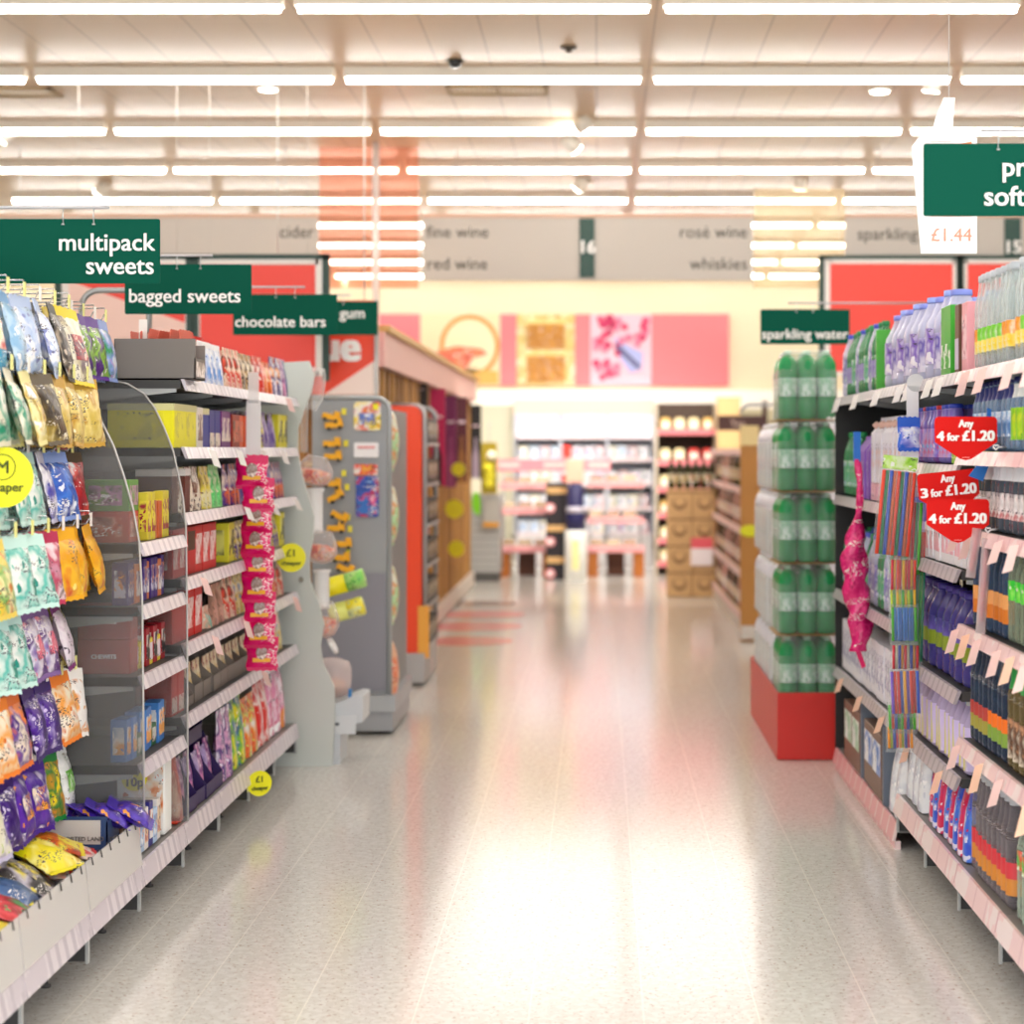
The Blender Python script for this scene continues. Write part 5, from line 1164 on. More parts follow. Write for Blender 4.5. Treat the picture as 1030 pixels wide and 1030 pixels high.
# white promo card behind the last sign
Yp = 6.4; a = W(917, 255, Yp); b = W(984, 130, Yp)
t = thing('promotional_card', 'white hanging card with orange inner edge behind the cut green sign', 'card', ((a.x + b.x) / 2, Yp, a.z))
w_ = b.x - a.x; h_ = b.z - a.z
MB().prism([(-w_ * .36, 0), (w_ * .48, 0), (w_ * .48, h_ * .93), (w_ * .10, h_), (-w_ * .40, h_ * .93), (-w_ * .5, h_ * .86)], 'y', 0, .006).build('card', plain('#fffdfa', .4), t)
MB().prism([(-w_ * .22, h_ * .30), (w_ * .4, h_ * .30), (w_ * .4, h_ * .90), (-w_ * .32, h_ * .82)], 'y', -.003, 0).build('orange_panel', plain('#f08a54', .4), t)
txt('price', '£1.44', .06, plain('#f0a890', .5), t, (.02, -.002, h_ * .10), align='CENTER')
c = MB(); c.prism([(-.05, h_ * .9), (.02, h_ * .9), (.03, h_ + .10), (-.005, h_ + .10), (-.03, h_ + .04)], 'y', -.012, -.002); c.build('top_clip', plain('#fdf6f2', .3), t)
MB().tube([(.012, -.004, h_ + .1), (.012, -.004, CZ - a.z)], .002, 6).build('hanging_wire', plain('#dcd4cc', .4), t)
# grey loop rails over the shelf tops
lm = plain('#a9aaa8', .35, .4)
def loop(px, py, px2, Y, name, label, legs=(0, 1)):
    a = W(px, py, Y); b = W(px2, py, Y); r = .07; z0 = 1.72
    pts = [(a.x, Y, z0)] + [(a.x + r - r * math.cos(k * PI / 10), Y, a.z - r + r * math.sin(k * PI / 10)) for k in range(6)]
    pts += [(b.x - r + r * math.sin(k * PI / 10), Y, a.z - r + r * math.cos(k * PI / 10)) for k in range(6)] + [(b.x, Y, z0)]
    tag(MB().tube(pts, .012, 10).build(name, lm), label, 'rail', 'grey loop rails')
loop(82, 292, 150, 8.0, 'loop_rail', 'grey tube loop rising above the bagged sweets shelves')
loop(745, 407, 790, 14.6, 'loop_rail', 'grey tube loop above the shelving behind the green bottles')
# ------------------------------------------------------------------ sweet dispenser at the end of the chocolate run
YD = 9.10
def Q(px, py, Y): v = W(px, py, Y); return (v.x, v.z)
edge = [(311, 363), (316, 378), (313, 395), (306, 412), (300, 430), (299, 450), (303, 475), (310, 500), (316, 520), (315, 540), (311, 562), (312, 585), (320, 605), (326, 628), (322, 650), (325, 668), (336, 690), (337, 720), (334, 762)]
t = thing('sweet_dispenser', 'wavy pale sweet dispenser tower with clear bins ending the chocolate run', 'sweet dispenser', (-1.3, YD, 0))
panel = [(-1.86 + 1.3, .0), (-1.86 + 1.3, 1.80), (-1.50 + 1.3, 1.845)] + [(Q(x, y, YD)[0] + 1.3, max(.0, Q(x, y, YD)[1])) for x, y in edge]
panel[-1] = (panel[-1][0], 0)
MB().prism(panel, 'y', 0, .02).build('wavy_panel', plain('#d3d8d2', .45), t)
cl = clear('#fbfaf9', .12, .06); wpl = plain('#f1efee', .4); pinkcl = clear('#f8ecea', .30, .1)
def dloc(px, py, Y=9.3): v = W(px, py, Y); return (v.x + 1.3, Y - YD, v.z)
S = 9.3 / F
for (px, y0, y1, w0, tilt) in ((314, 458, 489, 19, .35), (320, 533, 566, 18, .3), (324, 604, 641, 16, .2)):
    h = (y1 - y0) * S; r = w0 * S; c = dloc(px, y1)
    b = MB().lathe([(r * .45, 0), (r * .8, h * .12), (r, h * .35), (r * .96, h * .6), (r * .62, h * .9), (r * .5, h)], 18).build('clear_bin', cl, t, c, (0, tilt * .5, 0))
    MB().lathe([(r * .4, .004), (r * .76, h * .13), (r * .94, h * .36), (r * .9, h * .5), (r * .3, h * .56)], 16).build('sweets', printed(['#c8372e', '#e86a50', '#f2c8a0', '#8a4a7a', '#e8a040'], 34, .3), b)
for px, y0, y1, w0 in ((317, 491, 536, 9), (324, 573, 612, 8.5)):
    h = (y1 - y0) * S; r = w0 * S
    MB().lathe([(r * .95, 0), (r * .85, h * .1), (r * .85, h * .9), (r * 1.05, h * .95), (r * 1.05, h)], 16).build('white_tube', wpl, t, dloc(px, y1))
MB().lathe([(.006, -.004), (.042, .0), (.045, .012), (.03, .02)], 18).build('spout_disc', wpl, t, dloc(333, 650), (0, PI / 2 - .5, 0))
MB().lathe([(.018, 0), (.018, .25)], 10).build('upper_tube', cl, t, dloc(306, 455))
MB().lathe([(.03, 0), (.05, .06), (.045, .16), (.03, .2)], 16).build('clear_bin', cl, t, dloc(312, 412), (0, .2, 0))
b = MB().lathe([(.05, 0), (.078, .02), (.085, .06), (.082, .10), (.075, .14), (.06, .17), (.02, .18)], 20).build('clear_drum', pinkcl, t, dloc(333, 700), (0, .15, 0))
MB().lathe([(.05, .004), (.072, .02), (.078, .05), (.06, .075), (.01, .085)], 16).build('sweets', printed(['#efd8b8', '#e8a090', '#f6ecd8', '#d87a70', '#f2d890'], 36, .3), b)
q0 = Q(309, 757, 9.3); q1 = Q(368, 697, 9.3); x0 = q0[0] + 1.3; x1 = q1[0] + 1.3; zt_ = q1[1]
bb = MB(); pts = [(x0, .0), (x0 + .17, .0), (x0 + .175, zt_ * .55), (x1, zt_ * .62), (x1 + .004, zt_), (x1 - .03, zt_ + .005), (x0 + .08, zt_ * .80), (x0, zt_ * .52)]
bb.prism(pts, 'y', .06, .34); bb.build('base_bin', plain('#d7dbde', .4), t)
MB().box(x0 + .09, x1 - .03, .045, .06, zt_ * .45, zt_ * .72).build('chute_panel', plain('#dfe2e4', .4), t)
MB().box(x0 + .13, x0 + .17, .04, .046, zt_ * .58, zt_ * .62).build('slot', plain('#6a6e72', .4), t)
MB().box(x0 + .01, x0 + .06, .05, .06, .03, .13).build('hatch', plain('#c9cdd0', .4), t)
MB().box(x1 - .07, x1 - .055, .10, .115, zt_ - .03, zt_ + .03).build('blue_scoop', plain('#3a8ac8', .4), t)
MB().lathe([(.012, 0), (.008, .004)], 10).build('lock', plain('#a8a89a', .3, .5), t, dloc(303, 583, 9.09), (PI / 2, 0, 0))
# two yellow-green sweet tubes
for px0, py0, px1, py1, l in ((327, 592, 366, 581, 'upper yellow and green sweet tube jutting from the dispenser'), (332, 618, 365, 609, 'lower yellow and green sweet tube jutting from the dispenser')):
    a = W(px0, py0, 9.45); b = W(px1, py1, 9.45); d = b - a; L_ = d.length
    t = thing('sweet_tube', l, 'sweet tube', a, 0, 'yellow green sweet tubes'); ang = math.atan2(-d.z, d.x)
    up = l.startswith('upper')
    MB().lathe([(.043, 0), (.045, .01), (.045, L_ * .55)], 16).build('tube', plain('#f2e818' if up else '#e9ee8a', .35), t, rot=(0, PI / 2 + ang, 0))
    MB().lathe([(.0455, L_ * .55), (.0455, L_), (.04, L_ + .005)], 16).build('printed_end', printed(['#8fdc6a', '#c8f09a', '#5cc04a'] if up else ['#f4e81c', '#f8f060', '#e8f4c0'], 20), t, rot=(0, PI / 2 + ang, 0))
# ------------------------------------------------------------------ grey end unit with hanging toys
YG = 10.14; S = YG / F
x0, zt_ = Q(314, 400, YG); x1 = Q(392, 400, YG)[0]; w_ = x1 - x0; xm = (x0 + x1) / 2
t = thing('end_unit', 'grey metal end unit hung with yellow toys and cards', 'display unit', (xm, YG, 0))
ol = [(w_ / 2, .20), (w_ / 2, zt_ - .07)] + [(w_ / 2 - .07 + .07 * math.cos(k * PI / 10), zt_ - .07 + .07 * math.sin(k * PI / 10)) for k in range(1, 6)] + [(-w_ / 2, zt_), (-w_ / 2, .20)]
MB().prism(ol, 'y', 0, .03).build('pegboard', plain('#a3a5a7', .4, .2), t)
fr = MB(); fr.tube([(w_ / 2, -.004, .2), (w_ / 2, -.004, zt_ - .07)] + [(w_ / 2 - .07 + .07 * math.cos(k * PI / 10), -.004, zt_ - .07 + .07 * math.sin(k * PI / 10)) for k in range(1, 6)] + [(-w_ / 2, -.004, zt_)], .012, 8); fr.build('tube_frame', plain('#b4b8ba', .3, .4), t)
MB().box(-w_ / 2, w_ / 2, .031, .9, .12, zt_ - .06).build('cabinet_body', plain('#8e9194', .45, .2), t)
MB().box(-w_ / 2 + .02, w_ / 2 - .02, -.006, 0, .22, .82).build('lower_panel', plain('#94939c', .4), t)
MB().box(-w_ / 2 - .0, w_ / 2 + .02, -.05, .85, .02, .12).build('base_plinth', plain('#a9abaf', .4, .2), t)
MB().box(-w_ / 2 - .0, w_ / 2 + .035, -.07, .85, .12, .20).build('base_tray', plain('#b6b9bc', .4, .2), t)
toy_c = plain('#f2b416', .4); ink = plain('#38302a', .5)
tk_ = None
toys = [(333, 420, .2), (336, 428, -.1), (334, 447, 0), (335, 460, 0), (334, 487, .15), (338, 500, -.5), (341, 520, .5), (338, 532, 0), (345, 548, 0), (343, 562, .1), (347, 573, .4)]
for i, (px, py, rot) in enumerate(toys):
    q = W(px, py, YG - .05)
    if tk_ is None:
        tk_ = thing('toy_truck', '', 'toy'); m = MB(); m.box(-.045, .045, -.015, .015, -.012, .018, .003); m.build('body', toy_c, tk_)
        MB().box(.012, .042, -.014, .014, .016, .036, .003).build('cab', toy_c, tk_)
        for sx in (-.028, .028): MB().lathe([(.010, -.017), (.010, .017)], 12).build('wheel', ink, tk_, (sx, 0, -.014), (PI / 2, 0, 0))
        MB().tube([(-.005, .0, .015), (-.005, .05, .03)], .002, 5).build('peg_hook', plain('#c8c8c8', .3, .7), tk_)
        r = tk_
    else: r = dup(tk_)
    r.location = q; r.rotation_euler = (0, rot, 0); r['label'] = 'yellow toy truck on the grey end unit, %s from the top' % ORD[i + 1]; r['group'] = 'hanging yellow toys'
for i, (px, py) in enumerate(((346, 414), (348, 446), (346, 476), (349, 490), (350, 520), (352, 532), (350, 556))):
    q = W(px, py, YG - .02); tag(MB().box(-.012, .012, -.002, 0, -.016, .016).build('yellow_ticket', plain('#efe44a', .5), loc=q), 'small yellow ticket beside the toy trucks, %s from the top' % ORD[i + 1], 'ticket', 'yellow toy tickets')
def wallcard(px0, px1, py0, py1, Y, name, label, cat, mat, parts=()):
    a = W(px0, py1, Y); b = W(px1, py0, Y)
    t = thing(name, label, cat, ((a.x + b.x) / 2, Y, a.z)); w_, h_ = b.x - a.x, b.z - a.z
    MB().prism([(p, q + h_ / 2) for p, q in rnd_rect(w_, h_, min(w_, h_) * .12, 3)], 'y', -.006, 0).build('card', mat, t)
    for nm, u0, u1, v0, v1, mm in parts: MB().box((u0 - .5) * w_, (u1 - .5) * w_, -.011, -.006, v0 * h_, v1 * h_).build(nm, mm, t)
    return t
wallcard(356, 383, 404, 433, YG - .012, 'toy_card', 'carded toy with yellow and red print at the top of the end unit', 'toy card', printed(['#f2d84a', '#f0ece4', '#e8705a', '#e0a03a'], 12), [('blister', .2, .8, .2, .6, printed(['#eef2f6', '#3a6ac8', '#f2d84a'], 20)), ('yellow_spot', .72, .92, .72, .92, plain('#f2e81c'))])
wallcard(356, 381, 445, 460, YG - .012, 'notice_card', 'white notice card in the middle of the grey end unit', 'card', plain('#f2eff0', .4), [('red_line', .15, .85, .6, .75, plain('#e8a0a0'))])
wallcard(356, 380, 467, 478, YG - .012, 'toy_card', 'small toy card with red and white print above the blue card', 'toy card', printed(['#f0e8e0', '#e8483c', '#f0c040'], 20))
wallcard(358, 381, 479, 520, YG - .012, 'toy_card', 'blue carded toy at the lower part of the grey end unit', 'toy card', printed(['#2c4a9c', '#3a62c0', '#c83a5a', '#8ab0e0'], 12), [('blister', .1, .9, .08, .5, printed(['#3a7ac8', '#e8508a', '#e8f0fa', '#2a3a8c'], 16))])
gk = bagkind('pale green printed bag', ['#d2ecc0', '#bfe4ae', '#f0a870', '#f2f6e4'], '#bfe4ae', w=.17, h=.34, t=.10, seed=81, scale=16)
pk_ = bagkind('peach printed bag', ['#f6cfae', '#f2b890', '#f08a6a', '#f8ecd0'], '#f2b8a0', w=.17, h=.36, t=.10, seed=82, scale=16)
for i, (py, k) in enumerate(((405, gk), (480, gk), (560, gk), (636, pk_))):
    q = W(391, py, YG + .09); k.put((q.x + .0, q.y, q.z), 0, '%s on the side of the grey end unit, %s from the top' % (k.desc, ORD[i + 1]), 'bags on the end unit side', ry=-.05)
# ------------------------------------------------------------------ orange end unit
YO = 12.2; x0, zt_ = Q(392, 408, YO); x1 = Q(424, 408, YO)[0]; w_ = x1 - x0; xm = (x0 + x1) / 2
t = thing('orange_end_unit', 'orange-red end unit with rounded top beside the slatted shelves', 'display unit', (xm, YO, 0))
ol = [(w_ / 2, .20), (w_ / 2, zt_ - .06)] + [(w_ / 2 - .06 + .06 * math.cos(k * PI / 10), zt_ - .06 + .06 * math.sin(k * PI / 10)) for k in range(1, 6)] + [(-w_ / 2, zt_), (-w_ / 2, .20)]
MB().prism(ol, 'y', 0, .03).build('orange_panel', plain('#f85522', .4), t)
MB().box(-w_ / 2, w_ / 2 + .02, -.02, .9, .02, .20).build('base_plinth', plain('#b9b6b4', .4, .2), t)
fm = plain('#b8b9ba', .35, .4)
rr = zt_ - .06
for yy in (.035, .85):
    MB().tube([(w_ / 2 + .015, yy, .2), (w_ / 2 + .015, yy, rr)] + [(w_ / 2 + .015 - .06 + .06 * math.cos(k * PI / 10), yy, rr + .06 * math.sin(k * PI / 10)) for k in range(1, 6)] + [(-w_ / 2, yy, zt_ + .004)], .016, 8).build('tube_frame', fm, t)
MB().box(-w_ / 2, w_ / 2 - .06, .04, .86, .2, zt_ - .04).build('core', plain('#6d6866', .5), t)
for i in range(6):
    z = .22 + .25 * i; MB().box(w_ / 2 - .06, w_ / 2 + .04, .04, .86, z, z + .02).build('side_shelf', fm, t)
kk = carton('small dark packet', .09, .09, .15, '#2c2a26', printed(['#2c2a26', '#b8a04a', '#5a5a58', '#e8d8d0'], 16), name='packet', group='packets on the orange unit')
for i in range(6):
    for j in range(7):
        kk.put((xm + w_ / 2 + .035, YO + .1 + .11 * j, .241 + .25 * i), 0, 'small dark packet, %s side shelf up, %s from the orange panel' % (ORD[i + 1], ORD[j + 1]))
for i, (px, py) in enumerate(((428, 470), (428, 530), (427, 592), (430, 668))):
    q = W(px, py, 12.7); tag(MB().box(-.025, .03, -.003, .0, -.05, .05).build('pink_ticket', plain('#f2c8c4', .5), loc=(q.x, q.y, q.z)), 'pale pink ticket on the orange unit side, %s from the top' % ORD[i + 1], 'ticket', 'pink tickets')
q = W(424, 635, 12.22); tag(MB().box(-.02, .05, -.004, 0, -.16, .16).build('amber_panel', plain('#f2b04a', .4), loc=(q.x, q.y - .03, q.z)), 'tall amber strip at the foot of the orange unit side', 'strip')
# ------------------------------------------------------------------ slatted wooden wine shelving
wood = plain('#d2a056', .5, 0, .1, 20); wood_d = plain('#aa7c40', .55, 0, .1, 20); wood_l = plain('#dcb878', .5)
for i in range(6):
    y0 = 12.0 + 1.5 * i; w_ = 1.5
    t = thing('wooden_bay', 'slatted wooden wine bay with pink canopy, %s beyond the orange unit' % ORD[i + 1], 'shelving', (-1.31, y0 + .75, 0), 0, 'wooden wine bays')
    MB().box(-.5, -.46, -w_ / 2, w_ / 2, .1, 2.0).build('back_panel', wood_d, t)
    MB().box(-.46, .0, -w_ / 2, w_ / 2, 0.02, .16).build('plinth', plain('#d8cfc4', .4), t)
    for k in range(5):
        yy = -w_ / 2 + .15 + .3 * k
        MB().box(-.46, -.03, yy - .05, yy + .05, .16, 1.95).build('upright_slat', wood if k % 2 else wood_d, t)
    for z in (.55, .95, 1.35): MB().box(-.46, -.06, -w_ / 2, w_ / 2, z, z + .02).build('shelf', wood_l, t)
    c = MB().box(-.48, .02, -w_ / 2, w_ / 2, 1.95, 2.16).build('canopy', plain('#eec6bd', .5), t)
    MB().box(-.5, .05, -w_ / 2, w_ / 2, 2.16, 2.2).build('canopy_rim', wood_l, c)
def blade(px0, px1, py0, py1, Y, hexcol, label, bottle_hex=None):
    a = W(px0, py1, Y); b = W(px1, py0, Y); w_, h_ = b.x - a.x, b.z - a.z
    t = thing('blade_banner', label, 'banner', ((a.x + b.x) / 2, Y, a.z), 0, 'blade banners on the wooden bays')
    MB().box(-w_ / 2, w_ / 2, -.01, .01, 0, h_).build('panel', plain(hexcol, .4), t)
    MB().box(-w_ / 2 - .04, -w_ / 2, -.006, .006, h_ * .1, h_ * .9).build('bracket', fm, t)
    if bottle_hex: MB().prism([(-.3 * w_, 0), (.3 * w_, 0), (.3 * w_, h_ * .3), (.1 * w_, h_ * .42), (.1 * w_, h_ * .55), (-.1 * w_, h_ * .55), (-.1 * w_, h_ * .42), (-.3 * w_, h_ * .3)], 'y', -.016, -.01).build('bottle_print', plain(bottle_hex, .4), t)
    MB().box(-w_ * .32, w_ * .32, -.014, -.01, h_ * .70, h_ * .725).build('white_line', plain('#f0d8e0', .5), t)
blade(417, 430, 384, 410, 15.0, '#2c2420', 'black blade banner above the orange unit')
blade(431, 448, 391, 489, 16.0, '#cf1660', 'magenta blade banner on the wooden bays', '#3a0a20')
blade(448, 459, 398, 490, 17.4, '#8a2a66', 'plum blade banner behind the magenta one', '#b0588a')
blade(459, 470, 400, 485, 18.6, '#5a2430', 'dark maroon blade banner behind the plum one', '#9a6a3a')
blade(473, 484, 407, 481, 20.85, '#1c1a1a', 'black blade banner with a grey bottle at the bay end', '#b8a8b8')
for px, py, r, Y, l in ((461, 472, .06, 17.2, 'small yellow round ticket below the maroon banner'), (457, 512, .08, 16.8, 'yellow round ticket on the wooden slats, middle'), (459, 552, .07, 17.0, 'yellow round ticket on the wooden slats, lowest'), (434, 441, .04, 15.9, 'little yellow ticket on the magenta banner')):
    q = W(px, py, Y); tag(MB().lathe([(r, -.003), (r, .003)], 20).build('round_ticket', plain('#e8e01c', .4), loc=q, rot=(PI / 2, 0, 0)), l, 'ticket', 'yellow round tickets')
# floor stickers
for px, py, r, l in ((468, 645, .36, 'pink round floor sticker, first beyond the orange unit'), (474, 630, .42, 'pink round floor sticker, second beyond the orange unit'), (480, 618, .42, 'pink round floor sticker, third beyond the orange unit'), (484, 607, .33, 'grey pink floor sticker, last before the bakery')):
    Y = F * CH / (py - CY); q = W(px, py, Y)
    s = MB().lathe([(r, .0005), (r, .002)], 32).build('floor_sticker', plain('#dd8d90' if 'grey' not in l else '#a08078', .2), loc=(q.x, q.y, 0)); tag(s, l, 'floor sticker', 'round floor stickers'); 
# yellow hanging stand + grey cabinet at the far left
q = W(492, 497, 21.6); t = thing('hanging_display', 'mustard hanging pouch display beside the black banner', 'display', (q.x, 21.6, q.z))
MB().box(-.085, .085, -.02, .02, 0, .56).build('card', plain('#a8941c', .5), t)
for i, z in enumerate((.12, .20, .28, .42)): MB().lathe([(.01, -.02), (.05, -.01), (.055, .01), (.01, .03)], 12).build('yellow_pouch', plain('#f2e83a' if i < 3 else '#f4f0d8', .4), t, (R(-.03, .03), -.03, z), (PI / 2, 0, 0))
MB().tube([(0, 0, .56), (0, 0, .75), (0, .3, .8)], .006, 6).build('hanger', fm, t)
q = W(494, 530, 21.7); t = thing('hanging_display', 'grey and amber hanging display under the mustard one', 'display', (q.x, 21.7, q.z))
MB().box(-.08, .08, -.02, .02, 0, .30).build('card', plain('#b8b4ac', .5), t); MB().box(-.085, .085, -.024, .02, 0, .05).build('amber_edge', plain('#e0a020', .4), t)
MB().tube([(0, 0, .3), (0, .05, .34)], .006, 6).build('hanger', fm, t)
q = W(479, 507, 20.9); tag(MB().prism([(-.03, .12), (.03, .12), (.05, 0), (.04, -.12), (-.02, -.1), (-.05, 0)], 'y', -.015, .015).build('lime_tag', plain('#8ad82c', .4), loc=q), 'lime green hanging tag beneath the black banner', 'tag')
a = W(474, 588, 21.8); b = W(503, 500, 21.8)
t = thing('metal_cabinet', 'grey ribbed metal cabinet at the end of the wooden bays', 'cabinet', ((a.x + b.x) / 2, 21.8, 0)); w_ = b.x - a.x
MB().box(-w_ / 2, w_ / 2, 0, .6, .1, .95).build('body', banded('#b2b1ae', '#9a9996', 'z', .08, .8), t); MB().box(-w_ / 2 + .02, w_ / 2 - .02, .02, .58, 0, .1).build('plinth', plain('#5c5a58'), t)
# ------------------------------------------------------------------ bakery at the back
# chiller: three bays with packs
YC = 24.4; S = YC / F
xa = W(517, 0, YC).x; xb = W(658, 0, YC).x; bw = (xb - xa) / 3; zch = W(0, 407, YC).z
pk_cols = [['#e8eef6', '#9cc0e8', '#ffffff'], ['#f4f4f8', '#c8c8e8', '#e8a0a8'], ['#cfe2f2', '#ffffff', '#5a86c0'], ['#ffffff', '#e8e0f0', '#a8c8b8'], ['#e8c8c8', '#f6f2f2', '#8aa0d0'], ['#f2ecd0', '#ffffff', '#8a9ad0']]
PKC = [carton(['pale blue chilled pack', 'white lilac chilled pack', 'blue chilled pack', 'white mint chilled pack', 'pink chilled pack', 'cream chilled pack'][i], .12, .10, .15, c[0], printed(c, 10, .4, 0), name='chilled_pack', group='chilled packs') for i, c in enumerate(pk_cols)]
for i in range(3):
    t = thing('chiller_cabinet', 'open lit chiller cabinet at the back, %s from the wooden bays' % ORD[i + 1], 'chiller', (xa + bw * (i + .5), YC, 0), 0, 'chiller cabinets')
    MB().box(-bw / 2, bw / 2, .55, .6, .1, zch).build('back_panel', plain('#dfe6f0', .4), t)
    for s_ in (-1, 1): MB().box(s_ * bw / 2, s_ * (bw / 2 - .02), 0, .55, .1, zch).build('side_panel', plain('#c8ccd6', .4), t)
    MB().box(-bw / 2, bw / 2, -.02, .6, zch - .01, zch + .06).box(-bw / 2, bw / 2, -.02, -.005, zch - .12, zch - .01).build('canopy', plain('#f2d4c6', .5), t)
    MB().box(-bw / 2, bw / 2, 0, .6, 0, .4).build('base_well', plain('#d8d4d4', .4), t)
    MB().box(-bw / 2 + .04, bw / 2 - .04, .02, .05, zch - .05, zch - .03).build('lamp', glow('#f4f7ff', 16.0), t)
    for z in (.42, .74, 1.04, 1.34, 1.62):
        s = MB().box(-bw / 2 + .02, bw / 2 - .02, .08, .55, z - .02, z).build('shelf', plain('#e9eaf0', .4), t)
        MB().box(-bw / 2 + .02, bw / 2 - .02, .068, .08, z - .045, z + .005).build('price_rail', plain('#f0dfe2', .5), s)
for z, nm in ((.42, 'lowest'), (.74, 'second'), (1.04, 'middle'), (1.34, 'fourth'), (1.62, 'top')):
    x = xa + .05; cnt = {}
    while x < xb - .1:
        k = random.choice(PKC); cnt[k.desc] = cnt.get(k.desc, 0) + 1
        k.put((x + .06, YC + .1, z), -PI / 2, '%s on the %s chiller shelf, %s of its kind' % (k.desc, nm, ORD[cnt[k.desc]]))
        x += .135 + (.02 if random.random() < .2 else 0)
# tiered bakery tables
bun = ['#d8a860', '#e8c890', '#c98a4a']
def bunpack(desc, hexcol, w_=.16):
    def fn(t):
        MB().box(-w_ / 2, w_ / 2, -.06, .06, 0, .02).build('tray', plain('#f2e8e0', .4), t)
        for i in (-1, 0, 1): MB().lathe([(.01, .075), (.022, .07), (.028, .045), (.026, .022)][::-1], 10, (i * w_ * .32, 0, 0)).build('bun', plain(hexcol, .6), t)
        MB().box(-w_ / 2, w_ / 2, -.06, .06, .02, .085, .01).build('clear_lid', clear('#f6f2f0', .2, .1), t)
    return Kind(fn, w_, .12, desc, 'bun pack', 'bun_pack', 'bakery packs')
BP = [bunpack('pack of golden buns', bun[0]), bunpack('pack of pale buns', bun[1]), bunpack('pack of brown buns', bun[2])]
woodt = plain('#b06a24', .5)
def btable(px0, px1, Y, tiers, label, banner=None):
    a = W(px0, 0, Y).x; b = W(px1, 0, Y).x; w_ = b - a
    t = thing('display_table', label, 'display table', ((a + b) / 2, Y, 0), 0, 'bakery display tables')
    z0 = W(0, tiers[0], Y).z
    for s_ in (-1, 1): MB().box(s_ * w_ / 2, s_ * (w_ / 2 - .12), .02, .5, 0, z0).build('leg', woodt, t)
    MB().box(-.1, .1, .3, .45, 0, z0).build('leg', plain('#6a3a1a', .5), t)
    for i, py in enumerate(tiers):
        z = W(0, py, Y).z
        s = MB().box(-w_ / 2, w_ / 2, .05 * i, .5, z, z + .03).build('tier', plain('#e8d8c8', .5), t)
        MB().box(-w_ / 2, w_ / 2, .05 * i - .012, .05 * i, z - .03, z + .045).build('pink_edge', plain('#eaa6a6', .5), s)
        n = int(w_ / .19)
        for k in range(n):
            BP[(i + k) % 3].put(((a + b) / 2 - w_ / 2 + .1 + .19 * k, Y + .13 + .05 * i, z + .031), 0, '%s, %s along the %s tier of the %s table' % (BP[(i + k) % 3].desc, ORD[k + 1], ORD[i + 1], 'tower-side' if px0 < 560 else 'standee-side'))
    for s_ in (-1, 1): MB().tube([(s_ * (w_ / 2 - .03), .48, z0), (s_ * (w_ / 2 - .03), .48, W(0, tiers[-1], Y).z + .05)], .012, 6).build('post', fm, t)
    return t
btable(502, 556, 22.6, [553, 515, 490], 'bakery display table with pink edges beside the dark tower')
btable(591, 648, 22.6, [553, 524, 488], 'bakery display table with pink edges beside the bottle standee')
a = W(500, 474, 22.55); b = W(614, 462, 22.55)
t = thing('pink_banner', 'long pink banner board above the bakery tables', 'banner', ((a.x + b.x) / 2, 22.72, a.z)); w_ = b.x - a.x
MB().box(-w_ / 2, w_ / 2, 0, .02, 0, b.z - a.z).build('board', plain('#ec8f98', .5), t)
for s_ in (-.4, 0, .4): MB().box(s_ * w_ - .12, s_ * w_ + .12, -.003, 0, .05, .09).build('pale_script', plain('#f6d0c8', .5), t)
for s_ in (-1, 1): MB().tube([(s_ * w_ * .45, .02, 0), (s_ * w_ * .45, .02, -.9)], .01, 6).build('post', fm, t)
# dark tiered tower and bottle standee
a = W(549, 583, 22.1); b = W(571, 486, 22.1); w_ = b.x - a.x
t = thing('display_tower', 'dark tiered display tower with red and white roundels', 'display tower', ((a.x + b.x) / 2, 22.1, 0))
MB().box(-w_ / 2, w_ / 2, 0, .35, 0, b.z).build('body', plain('#231c24', .5), t)
for i, py in enumerate((492, 530, 562)):
    z = W(0, py, 22.1).z; MB().box(-w_ / 2 + .01, w_ / 2 - .01, -.02, 0, z - .05, z + .02).build('wood_tier', plain('#d8b078', .5), t)
for i, py in enumerate((511, 545, 577)):
    z = W(0, py, 22.1).z; r_ = MB().lathe([(.055, -.01), (.055, .0)], 18).build('roundel', plain('#f0a0a0', .5), t, (-w_ * .3, -.01, z), (PI / 2, 0, 0)); MB().lathe([(.03, -.0), (.03, .012)], 14).build('roundel_centre', plain('#f8ecec', .5), r_)
for px, py, hh, l in ((570, 458, .14, 'taller red lantern-shaped topper above the dark tower'), (569, 482, .08, 'lower red topper above the dark tower')):
    q = W(px, py, 22.15); q2 = W(px, 487, 22.15)
    t2 = thing('red_topper', l, 'topper', q, 0, 'red toppers'); MB().box(-.045, .045, -.03, .03, -.03, hh - .03, .01).build('body', plain('#ea4030', .4), t2); MB().tube([(0, 0, -.03), (0, 0, q2.z - q.z)], .01, 6).build('stem', plain('#e8a090', .4), t2)
a = W(568, 584, 21.9); b = W(590, 486, 21.9); r = (b.x - a.x) / 2; h_ = b.z
t = thing('bottle_standee', 'tall navy and white bottle-shaped display on the bakery floor', 'bottle display', ((a.x + b.x) / 2, 21.9, 0))
MB().lathe([(r, 0), (r, h_ * .50), (r * .95, h_ * .52)], 20).build('white_body', plain('#f2f2ee', .4), t)
MB().lathe([(r * .95, h_ * .50), (r * .85, h_ * .68), (r * .8, h_ * .72), (r * .72, h_ * .96), (r * .5, h_)], 20).build('navy_neck', plain('#2c2a5c', .4), t)
MB().lathe([(r * .86, h_ * .70), (r * .84, h_ * .76)], 20).build('silver_band', plain('#c8c4d0', .3, .3), t)
MB().box(-.04, .04, -r - .004, -r + .01, h_ * .12, h_ * .42).build('yellow_label', plain('#efe6a8', .4), t)
